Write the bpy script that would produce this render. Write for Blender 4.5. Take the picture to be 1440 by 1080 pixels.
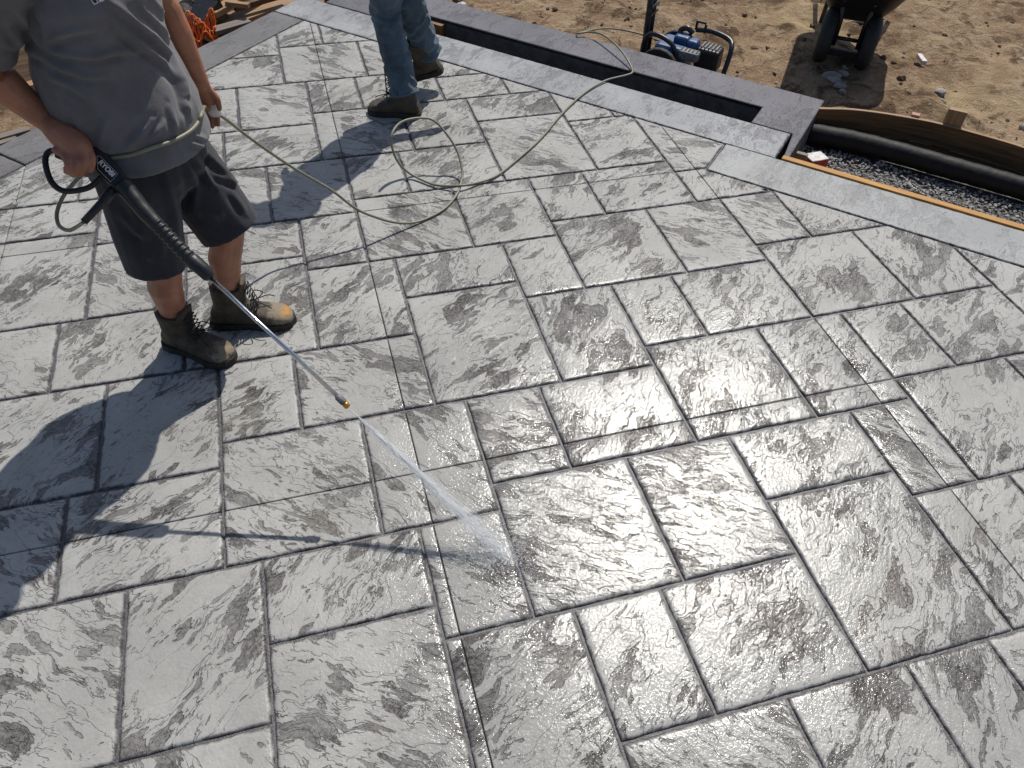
import bpy, bmesh, math, random
import numpy as np
from mathutils import Vector, Matrix, noise as mnoise

for o in list(bpy.data.objects): bpy.data.objects.remove(o, do_unlink=True)
scene = bpy.context.scene
COL = scene.collection
R_ = math.radians

# ------------------------------------------------------------------ camera, sky, sun, exposure
CAM_H, YAW, PITCH, ROLL, FPX = 2.19, -0.30627, 0.81283, -0.04836, 1108.27
def cam_axes():
    cy, sy = math.cos(YAW), math.sin(YAW)
    f = np.array([-sy*math.cos(PITCH), cy*math.cos(PITCH), -math.sin(PITCH)])
    r = np.array([cy, sy, 0.0]); d = np.cross(f, r)
    cr, sr = math.cos(ROLL), math.sin(ROLL)
    return cr*r+sr*d, -sr*r+cr*d, f
CR, CD, CF = cam_axes()
cd = bpy.data.cameras.new('camera'); cam = bpy.data.objects.new('camera', cd); COL.objects.link(cam)
m = Matrix.Identity(4)
for i in range(3):
    m[i][0], m[i][1], m[i][2] = CR[i], -CD[i], -CF[i]
m[2][3] = CAM_H
cam.matrix_world = m
cd.sensor_width = 36; cd.lens = FPX/1440*36; cd.clip_start = 0.05; cd.clip_end = 2000
scene.camera = cam

SUN_EL, SUN_AZ = 54.0, 38.0            # azimuth from +Y towards +X
wd = bpy.data.worlds.new('World'); scene.world = wd; wd.use_nodes = True
nt = wd.node_tree
sky = nt.nodes.new('ShaderNodeTexSky'); sky.sky_type = 'NISHITA'; sky.sun_disc = False
sky.sun_elevation = R_(SUN_EL); sky.sun_rotation = R_(SUN_AZ)
sky.air_density = 1.0; sky.dust_density = 1.5; sky.ozone_density = 1.0
bg = nt.nodes['Background']; bg.inputs['Strength'].default_value = 0.082
nt.links.new(sky.outputs[0], bg.inputs['Color'])
sl = bpy.data.lights.new('sun', 'SUN'); sl.energy = 3.9; sl.angle = R_(0.53); sl.color = (1.0, 0.955, 0.88)
so = bpy.data.objects.new('sun', sl); COL.objects.link(so)
SUN = np.array([math.sin(R_(SUN_AZ))*math.cos(R_(SUN_EL)), math.cos(R_(SUN_AZ))*math.cos(R_(SUN_EL)), math.sin(R_(SUN_EL))])
so.rotation_euler = Vector(-SUN).to_track_quat('-Z', 'Y').to_euler()
so.location = (4, 6, 9)
scene.view_settings.view_transform = 'Standard'; scene.view_settings.look = 'None'
scene.view_settings.exposure = 0.06; scene.view_settings.gamma = 1.0
scene.view_settings.use_curve_mapping = False
scene.render.engine = 'CYCLES'

# ------------------------------------------------------------------ helpers
def G(x, y, z=0.0):
    """survey: the point at height z that was measured at photo position (x, y)"""
    d = CR*((x-720)/FPX) + CD*((y-540)/FPX) + CF
    t = (z-CAM_H)/d[2]
    return np.array([d[0]*t, d[1]*t, z])
def V(*a): return np.array(a, float)
def unit(v): v = np.asarray(v, float); return v/np.linalg.norm(v)

def tag(o, label=None, cat=None, group=None, kind=None):
    if label: o['label'] = label
    if cat: o['category'] = cat
    if group: o['group'] = group
    if kind: o['kind'] = kind
    return o
def set_parent(o, parent):
    o.parent = parent
    o.matrix_parent_inverse = Matrix.Translation(parent.location).inverted() if parent.parent is None else Matrix.Identity(4)
def empty(name, loc, label=None, cat=None, group=None):
    e = bpy.data.objects.new(name, None); COL.objects.link(e); e.location = tuple(loc); e.empty_display_size = 0.1
    return tag(e, label, cat, group)
class MB:
    """collects shapes, builds ONE mesh object"""
    def __init__(s): s.v = []; s.f = []; s.n = 0; s.mi = []
    def add(s, vs, fs, mi=0):
        vs = [tuple(map(float, p)) for p in vs]
        s.v += vs; s.f += [tuple(int(i)+s.n for i in f) for f in fs]; s.n += len(vs); s.mi += [mi]*len(fs); return s
    def box(s, c, size, axes=None, mi=0):
        c = np.array(c, float); h = np.array(size, float)/2
        A = np.eye(3) if axes is None else np.array(axes, float)
        vs = [c + sx*h[0]*A[0] + sy*h[1]*A[1] + sz*h[2]*A[2] for sx in (-1, 1) for sy in (-1, 1) for sz in (-1, 1)]
        return s.add(vs, [(0,1,3,2),(4,6,7,5),(0,4,5,1),(2,3,7,6),(0,2,6,4),(1,5,7,3)], mi)
    def loft(s, rings, cap=True, mi=0, closed=False):
        n = len(rings[0]); vs = [p for r in rings for p in r]; fs = []
        k = len(rings)
        for i in range(k if closed else k-1):
            a, b = i*n, ((i+1) % k)*n
            for j in range(n):
                fs.append((a+j, a+(j+1) % n, b+(j+1) % n, b+j))
        if cap and not closed:
            fs.append(tuple(range(n-1, -1, -1))); fs.append(tuple(range((k-1)*n, k*n)))
        return s.add(vs, fs, mi)
    def tube(s, pts, rad, n=12, cap=True, flat=None, mi=0, closed=False, rnd=False):
        """flat: (reference vector, factor) squashes the section along the reference"""
        pts = [np.array(p, float) for p in pts]
        if np.isscalar(rad): rad = [rad]*len(pts)
        rad = list(rad)
        if rnd:
            d0 = unit(pts[0]-pts[1]); d1 = unit(pts[-1]-pts[-2]); r0, r1 = rad[0], rad[-1]
            pre = [(pts[0]+d0*r0*math.sin(a), r0*math.cos(a)+1e-4) for a in (1.5, 1.1, .6)]
            post = [(pts[-1]+d1*r1*math.sin(a), r1*math.cos(a)+1e-4) for a in (.6, 1.1, 1.5)]
            pts = [q[0] for q in pre]+pts+[q[0] for q in post]; rad = [q[1] for q in pre]+rad+[q[1] for q in post]
        rings = []; u = None
        for i, p in enumerate(pts):
            if closed: t = pts[(i+1) % len(pts)]-pts[i-1]
            else: t = pts[min(i+1, len(pts)-1)]-pts[max(i-1, 0)]
            t = unit(t)
            if u is None:
                u = np.cross(t, V(0, 0, 1)) if abs(t[2]) < .95 else np.cross(t, V(1, 0, 0))
                if flat is not None: u = np.array(flat[0], float)
            u = u - t*np.dot(u, t); u = unit(u); w = np.cross(t, u)
            fu = flat[1] if flat is not None else 1.0
            rings.append([p + rad[i]*(fu*math.cos(a)*u + math.sin(a)*w) for a in np.linspace(0, 2*math.pi, n, endpoint=False)])
        return s.loft(rings, cap, mi, closed)
    def ell(s, c, r, axes=None, n=14, k=8, mi=0):
        A = np.eye(3) if axes is None else np.array(axes, float); c = np.array(c, float)
        rings = []
        for i in range(k+1):
            ph = -math.pi/2*.985 + math.pi*.985*i/k
            rings.append([c + r[0]*math.cos(ph)*math.cos(a)*A[0] + r[1]*math.cos(ph)*math.sin(a)*A[1] + r[2]*math.sin(ph)*A[2] for a in np.linspace(0, 2*math.pi, n, endpoint=False)])
        return s.loft(rings, True, mi)
    def prism(s, poly, z0, z1, mi=0):
        n = len(poly); vs = [(p[0], p[1], z0) for p in poly]+[(p[0], p[1], z1) for p in poly]
        fs = [tuple(range(n-1, -1, -1)), tuple(range(n, 2*n))]+[(i, (i+1) % n, n+(i+1) % n, n+i) for i in range(n)]
        return s.add(vs, fs, mi)
    def slab(s, poly3, nrm, th, mi=0):
        """a flat outline in space given thickness th along nrm (centred)"""
        nrm = unit(nrm); n = len(poly3); P = [np.array(p, float) for p in poly3]
        vs = [p-nrm*th/2 for p in P]+[p+nrm*th/2 for p in P]
        fs = [tuple(range(n-1, -1, -1)), tuple(range(n, 2*n))]+[(i, (i+1) % n, n+(i+1) % n, n+i) for i in range(n)]
        return s.add(vs, fs, mi)
    def build(s, name, mat, parent=None, smooth=False, bevel=0, seg=2, sub=0):
        me = bpy.data.meshes.new(name); me.from_pydata(s.v, [], s.f); me.validate(); me.update()
        bm = bmesh.new(); bm.from_mesh(me); bmesh.ops.recalc_face_normals(bm, faces=bm.faces); bm.to_mesh(me); bm.free()
        mats = mat if isinstance(mat, (list, tuple)) else [mat]
        for mm in mats: me.materials.append(mm)
        if len(mats) > 1:
            for p, i in zip(me.polygons, s.mi): p.material_index = i
        if smooth: me.polygons.foreach_set('use_smooth', [True]*len(me.polygons))
        o = bpy.data.objects.new(name, me); COL.objects.link(o)
        if bevel:
            b = o.modifiers.new('bevel', 'BEVEL'); b.width = bevel; b.segments = seg; b.limit_method = 'ANGLE'; b.angle_limit = R_(35)
        if sub:
            b = o.modifiers.new('sub', 'SUBSURF'); b.levels = sub; b.render_levels = sub
        if parent: set_parent(o, parent)
        return o
def spline(pts, k=8, closed=False):
    P = [np.array(p, float) for p in pts]; out = []; n = len(P)
    rng = range(n if closed else n-1)
    for i in rng:
        if closed: a, b, c, d = P[i-1], P[i], P[(i+1) % n], P[(i+2) % n]
        else: a, b, c, d = P[max(i-1, 0)], P[i], P[i+1], P[min(i+2, n-1)]
        for j in range(k):
            t = j/k
            out.append(.5*((2*b)+(c-a)*t+(2*a-5*b+4*c-d)*t*t+(3*b-a-3*c+d)*t**3))
    if not closed: out.append(P[-1])
    return out
def fuse(mb, name, mat, voxel, parent=None, smooth_it=4, post=None):
    """one continuous skin over overlapping shapes"""
    o = mb.build(name, mat)
    md = o.modifiers.new('r', 'REMESH'); md.mode = 'VOXEL'; md.voxel_size = voxel; md.use_smooth_shade = True
    if smooth_it:
        sm = o.modifiers.new('s', 'SMOOTH'); sm.factor = .5; sm.iterations = smooth_it
    bpy.context.view_layer.update()
    dg = bpy.context.evaluated_depsgraph_get()
    me = bpy.data.meshes.new_from_object(o.evaluated_get(dg)); me.name = name
    if post:
        n = len(me.vertices); co = np.empty(n*3); me.vertices.foreach_get('co', co); co = co.reshape(-1, 3)
        no = np.empty(n*3); me.vertices.foreach_get('normal', no); no = no.reshape(-1, 3)
        co = post(co, no); me.vertices.foreach_set('co', co.ravel()); me.update()
    old = o.data; o.modifiers.clear(); o.data = me; bpy.data.meshes.remove(old)
    me.polygons.foreach_set('use_smooth', [True]*len(me.polygons))
    if not me.materials: me.materials.append(mat)
    if parent: set_parent(o, parent)
    return o
# vectorised value noise for shapes
_rs = np.random.RandomState(7); _T = _rs.rand(64, 64, 64)
def vnoise(P, sc=1.0, off=0.0):
    P = np.asarray(P, float)*sc+off+100.0
    if P.shape[1] == 2: P = np.c_[P, np.zeros(len(P))]
    i = np.floor(P).astype(int); f = P-i; f = f*f*(3-2*f); r = 0
    for dx in (0, 1):
        for dy in (0, 1):
            for dz in (0, 1):
                w = (f[:, 0] if dx else 1-f[:, 0])*(f[:, 1] if dy else 1-f[:, 1])*(f[:, 2] if dz else 1-f[:, 2])
                r = r+w*_T[(i[:, 0]+dx) % 64, (i[:, 1]+dy) % 64, (i[:, 2]+dz) % 64]
    return r*2-1
def fbm(P, sc, oct=4, off=0.0, rough=.5):
    a = 1; s = 0; t = 0
    for k in range(oct):
        s = s+a*vnoise(P, sc*2**k, off+17.3*k); t += a; a *= rough
    return s/t

# ------------------------------------------------------------------ materials
class NT:
    dim2 = False
    def __init__(s, name):
        s.m = bpy.data.materials.new(name); s.m.use_nodes = True; s.t = s.m.node_tree
        s.b = s.t.nodes['Principled BSDF']; s.out = s.t.nodes['Material Output']
    def n(s, typ, ins=None, **kw):
        nd = s.t.nodes.new('ShaderNode'+typ)
        for k, v in kw.items(): setattr(nd, k, v)
        for k, v in (ins or {}).items(): s.set(nd.inputs[k], v)
        return nd
    def set(s, sock, v):
        if isinstance(v, bpy.types.NodeSocket): s.t.links.new(v, sock)
        elif hasattr(v, 'outputs'): s.t.links.new(v.outputs[0], sock)
        else:
            if sock.type == 'RGBA' and len(v) == 3: v = (*v, 1)
            sock.default_value = v
    def math(s, op, a, b=0.0, c=None, clamp=False):
        nd = s.n('Math', operation=op, use_clamp=clamp); s.set(nd.inputs[0], a); s.set(nd.inputs[1], b)
        if c is not None: s.set(nd.inputs[2], c)
        return nd.outputs[0]
    def noise(s, vec, scale, detail=2, rough=.5, dist=0.0, color=False):
        nd = s.n('TexNoise', {'Scale': scale, 'Detail': detail, 'Roughness': rough, 'Distortion': dist})
        if s.dim2: nd.noise_dimensions = '2D'
        if vec is not None: s.set(nd.inputs['Vector'], vec)
        return nd.outputs['Color'] if color else nd.outputs[0]
    def ramp(s, fac, lo, hi, a=0.0, b=1.0):
        nd = s.n('MapRange', interpolation_type='SMOOTHSTEP'); s.set(nd.inputs['Value'], fac)
        nd.inputs['From Min'].default_value = lo; nd.inputs['From Max'].default_value = hi
        nd.inputs['To Min'].default_value = a; nd.inputs['To Max'].default_value = b
        return nd.outputs[0]
    def mix(s, fac, a, b, blend='MIX'):
        nd = s.n('Mix', data_type='RGBA', blend_type=blend); s.set(nd.inputs[0], fac); s.set(nd.inputs[6], a); s.set(nd.inputs[7], b)
        return nd.outputs[2]
    def vscale(s, vec, sc):
        nd = s.n('VectorMath', operation='MULTIPLY'); s.set(nd.inputs[0], vec); nd.inputs[1].default_value = sc; return nd.outputs[0]
    def vadd(s, a, b):
        nd = s.n('VectorMath', operation='ADD'); s.set(nd.inputs[0], a); s.set(nd.inputs[1], b); return nd.outputs[0]
    def bump(s, h, strength=1.0, dist=.01, normal=None):
        nd = s.n('Bump', {'Height': h, 'Strength': strength, 'Distance': dist})
        if normal is not None: s.set(nd.inputs['Normal'], normal)
        return nd.outputs[0]
    def pos(s): return s.n('NewGeometry').outputs['Position']
    def obj(s): return s.n('TexCoord').outputs['Object']
    def P(s, **kw):
        for k, v in kw.items(): s.set(s.b.inputs[k.replace('_', ' ')], v)
        return s
def simple(name, col, rough=.6, var=.25, scale=40, bump=.0, bscale=120, metal=0.0, spec=.5, bdist=.004, coat=0.0):
    t = NT(name); p = t.obj()
    n1 = t.noise(p, scale, 5, .6)
    dark = tuple(c*(1-var) for c in col); lite = tuple(min(1, c*(1+var)) for c in col)
    t.P(Base_Color=t.mix(t.ramp(n1, .3, .7), dark, lite), Roughness=t.math('MULTIPLY_ADD', n1, .25, rough-.12), Metallic=metal)
    t.b.inputs['Specular IOR Level'].default_value = spec
    if coat: t.b.inputs['Coat Weight'].default_value = coat
    if bump: t.P(Normal=t.bump(t.noise(p, bscale, 4, .6), bump, bdist))
    return t.m

def slate_material(name, light, dark, amount=1.0, joint=(.085, .080, .085), rough=.065, stain=1.0):
    """stamped slate-textured concrete, hosed wet; UV in metres with u along the strata; 'edge' = pigment left along joints"""
    t = NT(name); t.dim2 = True
    uv = t.n('UVMap').outputs[0]; pos = t.pos()
    warp = t.noise(uv, 9.0, 1, .5, color=True)
    wv = t.vscale(t.vadd(warp, (-.5, -.5, -.5)), (.05, .05, 0))
    p = t.vadd(uv, wv)
    n1 = t.noise(t.vscale(p, (4.8, 13.0, 1)), 1.0, 6, .56)                 # big flaked plates
    n2 = t.noise(t.vscale(t.vadd(p, (7.3, 2.1, 0)), (7, 25, 1)), 1.0, 4, .60)   # slender strata flakes
    n3 = t.noise(t.vscale(t.vadd(p, (3.1, 9.7, 0)), (5, 15, 1)), 1.0, 4, .58)   # cleft lines
    region = t.noise(t.vadd(uv, (11, 5, 0)), 3.4, 1, .5)                  # where the tile is more broken
    rg = t.ramp(region, .25, .75, -.075, .085)
    a1 = t.math('ADD', n1, rg); a2 = t.math('ADD', n2, rg)
    m1 = t.ramp(a1, .402, .416)                                           # 0 = low plate
    m1b = t.ramp(a1, .325, .340)
    m1c = t.ramp(a1, .53, .55)
    m2 = t.ramp(a2, .358, .378)
    cl = t.math('ABSOLUTE', t.math('SUBTRACT', n3, .47))
    m3 = t.ramp(cl, .003, .011)
    m3 = t.math('MAXIMUM', m3, t.ramp(region, .50, .58))
    fine = t.noise(uv, 105, 3, .62)
    swell = t.noise(t.vadd(uv, (41, 3, 0)), 9.0, 1, .5)
    # height in units of the bump distance
    h = t.math('MULTIPLY', m1, 1.35*amount)
    h = t.math('MULTIPLY_ADD', m1b, .6*amount, h)
    h = t.math('MULTIPLY_ADD', m1c, .75*amount, h)
    h = t.math('MULTIPLY_ADD', m2, .9*amount, h)
    h = t.math('MULTIPLY_ADD', m3, .45*amount, h)
    h = t.math('MULTIPLY_ADD', n2, .45*amount, h)
    h = t.math('MULTIPLY_ADD', swell, .55*amount, h)
    h = t.math('MULTIPLY_ADD', fine, .33, h)
    bmp = t.bump(h, 1.0, .0036)
    # colour: pale skin on the high places, darker release pigment held in the low ones
    speck = t.ramp(t.noise(uv, 80, 5, .75), .36, .60)
    dk1 = t.math('MULTIPLY', t.math('SUBTRACT', 1.0, m1), t.math('MULTIPLY_ADD', speck, .42, .58))
    halo = t.math('MULTIPLY', t.math('SUBTRACT', 1.0, t.ramp(a1, .41, .47)), t.math('MULTIPLY', speck, .22))
    dk2 = t.math('MULTIPLY', t.math('SUBTRACT', 1.0, m2), .70)
    ln = t.ramp(t.math('ABSOLUTE', t.math('SUBTRACT', a1, .533)), .002, .010, .85, 0.0)        # broken lip of the upper plate
    dk2 = t.math('MAXIMUM', dk2, t.math('MULTIPLY', ln, t.math('MULTIPLY', t.ramp(n2, .46, .52), t.ramp(region, .42, .56, 1.0, .0))))
    dk3 = t.math('MULTIPLY', t.math('SUBTRACT', 1.0, m3), .85)
    dk = t.math('MAXIMUM', t.math('MAXIMUM', dk1, halo), t.math('MAXIMUM', dk2, dk3))
    pale = t.ramp(t.noise(t.vadd(uv, (31, 8, 0)), 5.0, 3, .6), .30, .70, .62, 1.0)
    dk = t.math('MULTIPLY', dk, t.math('MULTIPLY', pale, min(1, amount)), clamp=True)
    mott = t.noise(pos, 2.2, 4, .65)
    lite = t.mix(t.ramp(mott, .3, .7), tuple(c*.88 for c in light), tuple(c*1.08 for c in light))
    lite = t.mix(t.math('MULTIPLY', t.ramp(t.noise(uv, 45, 4, .72), .46, .72), .22), lite, tuple(c*.5 for c in light))
    brown = t.ramp(t.noise(pos, 1.7, 3, .6), .60, .74, 0, .30*stain)
    dcol = t.mix(t.ramp(swell, .35, .65), dark, tuple(c*.55 for c in dark))
    dcol = t.mix(brown, dcol, (.13, .095, .07))
    col = t.mix(dk, lite, dcol)
    col = t.mix(t.math('MULTIPLY', brown, .30), col, (.27, .23, .18))
    edge = t.n('Attribute', attribute_name='edge').outputs['Fac']
    en = t.math('MULTIPLY', edge, t.ramp(t.noise(pos, 22, 4, .7), .30, .62, .45, 1.0))
    col = t.mix(t.ramp(en, .30, 1.0), col, joint)
    # standing wet where the jet has just passed, drying towards the edges of the slab
    dv = t.n('VectorMath', operation='DISTANCE'); t.set(dv.inputs[0], pos); dv.inputs[1].default_value = (.95, 1.45, 0)
    wet = t.math('MULTIPLY_ADD', t.noise(pos, 1.6, 4, .6), 1.6, t.math('SUBTRACT', dv.outputs['Value'], .8))
    dry = t.ramp(wet, .65, 1.7)
    ro = t.math('MULTIPLY_ADD', dry, .36, rough)
    ro = t.math('MULTIPLY_ADD', speck, .07, ro)
    ro = t.math('MULTIPLY_ADD', t.math('SUBTRACT', 1.0, m1), -.05, ro)
    t.P(Base_Color=col, Roughness=ro, Normal=bmp)
    t.set(t.b.inputs['Specular IOR Level'], t.math('MULTIPLY_ADD', dry, -.13, .29))
    return t.m
M = {}
M['stone'] = slate_material('wet_stamped_concrete', (.360, .357, .340), (.108, .096, .095))
M['border_pale'] = slate_material('wet_border_concrete', (.34, .345, .345), (.17, .165, .17), amount=.30, stain=.3)
M['border_mid'] = slate_material('wet_border_concrete_grey', (.31, .315, .325), (.13, .125, .135), amount=.5, stain=.3)
M['border_dark'] = slate_material('dark_border_concrete', (.17, .165, .168), (.09, .085, .09), amount=.36, stain=1.2, rough=.16)
M['curb'] = slate_material('purple_grey_concrete', (.152, .148, .165), (.08, .076, .085), amount=.42, stain=.4, rough=.16)
def joint_mat():
    t = NT('joint_pigment'); p = t.pos()
    n = t.noise(p, 60, 5, .7)
    t.P(Base_Color=t.mix(n, (.055, .05, .056), (.12, .113, .12)), Roughness=t.math('MULTIPLY_ADD', t.noise(p, 30, 3, .6), .5, .12), Normal=t.bump(t.noise(p, 140, 4, .6), .7, .004))
    return t.m
M['joint'] = joint_mat()
M['cut_side'] = simple('rough_concrete_side', (.075, .07, .072), .75, .4, 14, .6, 40, bdist=.008)
def dirt_mat():
    t = NT('dry_dirt'); p = t.pos()
    a = t.noise(p, 1.1, 5, .6); b = t.noise(p, 9, 8, .68, .4); c = t.noise(p, 55, 5, .7); d = t.noise(p, 3.3, 6, .7, .8)
    col = t.mix(t.ramp(a, .32, .68), (.23, .145, .083), (.42, .295, .185))
    col = t.mix(t.ramp(b, .46, .60), col, t.mix(.5, col, (.52, .40, .27)))
    col = t.mix(t.ramp(d, .49, .62), col, (.13, .082, .048))
    col = t.mix(t.ramp(c, .56, .70, 0, .8), col, (.085, .055, .035))
    col = t.mix(t.ramp(t.noise(p, 30, 3, .6), .62, .70, 0, .8), col, (.40, .35, .29))
    col = t.mix(t.ramp(t.noise(p, .8, 4, .6), .60, .72, 0, .6), col, (.58, .45, .26))
    h = t.math('MULTIPLY_ADD', b, 1.0, t.math('MULTIPLY_ADD', c, .55, t.math('MULTIPLY', d, .9)))
    t.P(Base_Color=col, Roughness=.95, Normal=t.bump(h, 1.0, .05))
    t.b.inputs['Specular IOR Level'].default_value = .15
    return t.m
M['dirt'] = dirt_mat()

# ------------------------------------------------------------------ ground, dug lower than the slab
GZ = -0.28
S2 = math.sqrt(2)
def axis_lines(lo, hi, step, far):
    a = list(np.arange(lo, hi+1e-6, step)); s = step; x = a[-1]
    while x < far: s *= 1.25; x += s; a.append(x)
    s = step; x = a[0]; pre = []
    while x > -far: s *= 1.25; x -= s; pre.append(x)
    return np.array(pre[::-1]+a)
gx = axis_lines(-3.4, 7.4, .05, 400); gy = axis_lines(2.2, 10.0, .05, 400)
XX, YY = np.meshgrid(gx, gy); P2 = np.c_[XX.ravel(), YY.ravel()]
zz = GZ + .05*fbm(P2, .8, 3) + .030*fbm(P2, 3.0, 4, 5) + .030*fbm(P2, 9, 3, 9)
r_ = np.abs(fbm(P2, 1.6, 3, 31)); zz += np.where((P2[:, 0]+P2[:, 1]) > 8.4, .07*np.clip(.28-r_, 0, 1)*2, 0)
s_, d_ = P2[:, 0]+P2[:, 1], P2[:, 1]-P2[:, 0]
under = (s_ < 6.70) & (d_ < 5.62) | (s_ < 6.7) & (P2[:, 1] < 2.5)
zz = np.where(under, np.minimum(zz, GZ-.06), zz)
near_curb = np.exp(-np.clip(s_-6.84, 0, 9)/.25)*(s_ > 6.7)
zz = zz*(1-near_curb*.5)+(GZ)*near_curb*.5
n, mcol = len(gy), len(gx)
idx = np.arange(n*mcol).reshape(n, mcol)
F = np.stack([idx[:-1, :-1], idx[:-1, 1:], idx[1:, 1:], idx[1:, :-1]], -1).reshape(-1, 4)
me = bpy.data.meshes.new('ground'); me.from_pydata(np.c_[P2, zz].tolist(), [], F.tolist()); me.materials.append(M['dirt'])
me.polygons.foreach_set('use_smooth', [True]*len(me.polygons)); me.update()
ground = bpy.data.objects.new('ground', me); COL.objects.link(ground); ground['kind'] = 'structure'
def gz(x, y):
    return float(GZ + .05*fbm(np.array([[x, y]]), .8, 3)[0] + .03*fbm(np.array([[x, y]]), 3.0, 4, 5)[0])

# ------------------------------------------------------------------ the stamped patio
patio = empty('patio', (0, 3, 0)); patio['kind'] = 'structure'; patio['label'] = 'wet grey stamped concrete patio in an ashlar slate pattern'
K = CAM_H
TILES = [  # u0,u1,v0,v1 in camera heights, as surveyed
(-.52,-.335,.419,.655),(-.335,-.154,.419,.655),(-.154,.072,.523,.655),(-.154,.072,.289,.523),(-.38,-.154,.235,.419),
(.072,.198,.472,.655),(.072,.253,.240,.472),(.253,.383,.287,.472),(.383,.603,.287,.472),(.603,.834,.287,.570),(.603,.834,.570,.704),
(.421,.603,.472,.704),(.198,.421,.472,.704),(.834,.958,.520,.704),(.958,1.194,.520,.753),(.834,1.012,.287,.520),(1.012,1.24,.287,.520),
(.253,.480,.150,.287),(.480,.656,.05,.287),(.656,.788,.10,.287),(.788,1.012,.10,.287),
(-.428,-.205,.655,.837),(-.56,-.428,.655,.837),(-.388,-.205,.837,1.070),(-.62,-.388,.837,1.070),(-.205,.020,.655,.888),(.020,.198,.655,.888),
(-.205,-.076,.888,1.070),(-.076,.146,.888,1.070),(-.030,.146,1.070,1.302),(-.261,-.030,1.070,1.351),(-.261,-.030,1.351,1.482),
(-.030,.094,1.302,1.482),(.094,.315,1.302,1.530),(.315,.497,1.302,1.530),(.146,.373,1.173,1.302),(.146,.373,.888,1.173),
(.373,.497,1.121,1.302),(.373,.549,.888,1.121),(.549,.679,.937,1.121),(.679,.901,.937,1.121),(.497,.719,1.121,1.353),(.719,.901,1.121,1.353),
(.198,.329,.704,.888),(.329,.549,.704,.888),(.549,.775,.704,.937),(.775,.958,.704,.937),(.958,1.093,.753,.937),(1.093,1.321,.753,.937),
(1.194,1.42,.520,.753),(1.321,1.56,.753,1.2),(.901,1.134,.937,1.173),(1.134,1.321,.937,1.173),
(.901,1.037,1.173,1.353),(1.037,1.30,1.173,1.40),(.497,.627,1.353,1.530),(.627,.847,1.353,1.530),(.847,1.037,1.353,1.480),(.847,1.07,1.480,1.762),
(.444,.671,1.530,1.810),(.671,.847,1.530,1.762),(.671,.800,1.762,1.937),(.800,1.0,1.762,1.937),(.444,.671,1.810,1.937),(.266,.444,1.709,1.937),
(.2225,.444,1.530,1.709),(.094,.2225,1.530,1.709),(-.084,.094,1.482,1.709),(-.31,-.084,1.482,1.709),(.045,.266,1.709,1.937),(.045,.175,1.937,2.115),
(.175,.390,1.937,2.115),(.390,.567,1.937,2.069),(.390,.60,2.069,2.30),(.567,.78,1.937,2.069),(-.010,.213,2.115,2.340),(.213,.390,2.115,2.340),
(-.135,.045,1.886,2.115),(-.36,-.135,1.886,2.115),(-.175,.045,1.709,1.886),(-.40,-.175,1.709,1.886),(-.24,-.010,2.115,2.293),(-.24,-.010,2.293,2.50),
(-.010,.116,2.340,2.52),(.116,.34,2.340,2.52),(-.71,-.480,1.070,1.249),(-.480,-.261,1.070,1.249),(-.66,-.437,1.249,1.527),(-.437,-.261,1.249,1.482),
(-.437,-.31,1.482,1.654),(-.66,-.437,1.527,1.654),(-.70,-.486,1.654,1.90),(-.70,-.486,1.90,2.1),(-.486,-.40,1.654,1.886),(-.40,-.31,1.654,1.709),(-.486,-.36,1.886,2.115),(-.40,-.24,2.115,2.3),(-.86,-.66,1.249,1.527),(-.84,-.66,1.527,1.654)]
# further stones beyond the surveyed ones, filled in on the same module
CELL = .0232; U0, U1, V0, V1 = -1.22, 1.60, -.25, 2.62
nu, nv = int((U1-U0)/CELL), int((V1-V0)/CELL)
occ = np.zeros((nv, nu), bool)
cu = U0+(np.arange(nu)+.5)*CELL; cv = V0+(np.arange(nv)+.5)*CELL
for a, b, c, d in TILES: occ[np.ix_((cv > c) & (cv < d), (cu > a) & (cu < b))] = True
UU, VV = np.meshgrid(cu*K, cv*K)
occ |= (VV-UU > 5.45) | ((UU+VV) > 5.80)
rnd = random.Random(4)
EXTRA = []
for j in range(nv):
    for i in range(nu):
        if occ[j, i]: continue
        mw, mh = rnd.choice([(10, 8), (8, 10), (5, 8), (10, 12), (8, 8)])
        w = 1
        while w < mw and i+w < nu and not occ[j, i+w]: w += 1
        h = 1
        while h < mh and j+h < nv and not occ[j+h, i:i+w].any(): h += 1
        occ[j:j+h, i:i+w] = True
        EXTRA.append((U0+i*CELL, U0+(i+w)*CELL, V0+j*CELL, V0+(j+h)*CELL))
# merge slivers away: keep only pieces of real size
def fit(e):
    a, b, c, d = e; tol = .03; best = [a, b, c, d]
    for A, B, C, D in TILES:
        if min(d, D)-max(c, C) > .03:
            if abs(a-B) < tol: best[0] = B
            if abs(b-A) < tol: best[1] = A
        if min(b, B)-max(a, A) > .03:
            if abs(c-D) < tol: best[2] = D
            if abs(d-C) < tol: best[3] = C
    return best
EXTRA = [tuple(fit(e)) for e in EXTRA if e[1]-e[0] > .04 and e[3]-e[2] > .04]

def clip(poly, nx, ny, c):
    """keep nx*x+ny*y <= c ; poly = list of (x, y, tag of the edge leaving this corner)"""
    out = []; n = len(poly)
    for i in range(n):
        a, b = poly[i], poly[(i+1) % n]; da = nx*a[0]+ny*a[1]-c; db = nx*b[0]+ny*b[1]-c
        if da <= 0: out.append(a if db <= 0 else a)
        if (da < 0 < db) or (db < 0 < da):
            t = da/(da-db); q = (a[0]+(b[0]-a[0])*t, a[1]+(b[1]-a[1])*t)
            out.append((*q, 'cut' if da < 0 else a[2]))
    # edge tags: an edge created by clipping runs between two intersection points
    return out
def area(poly): return abs(sum(poly[i][0]*poly[(i+1) % len(poly)][1]-poly[(i+1) % len(poly)][0]*poly[i][1] for i in range(len(poly)))/2)

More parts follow.
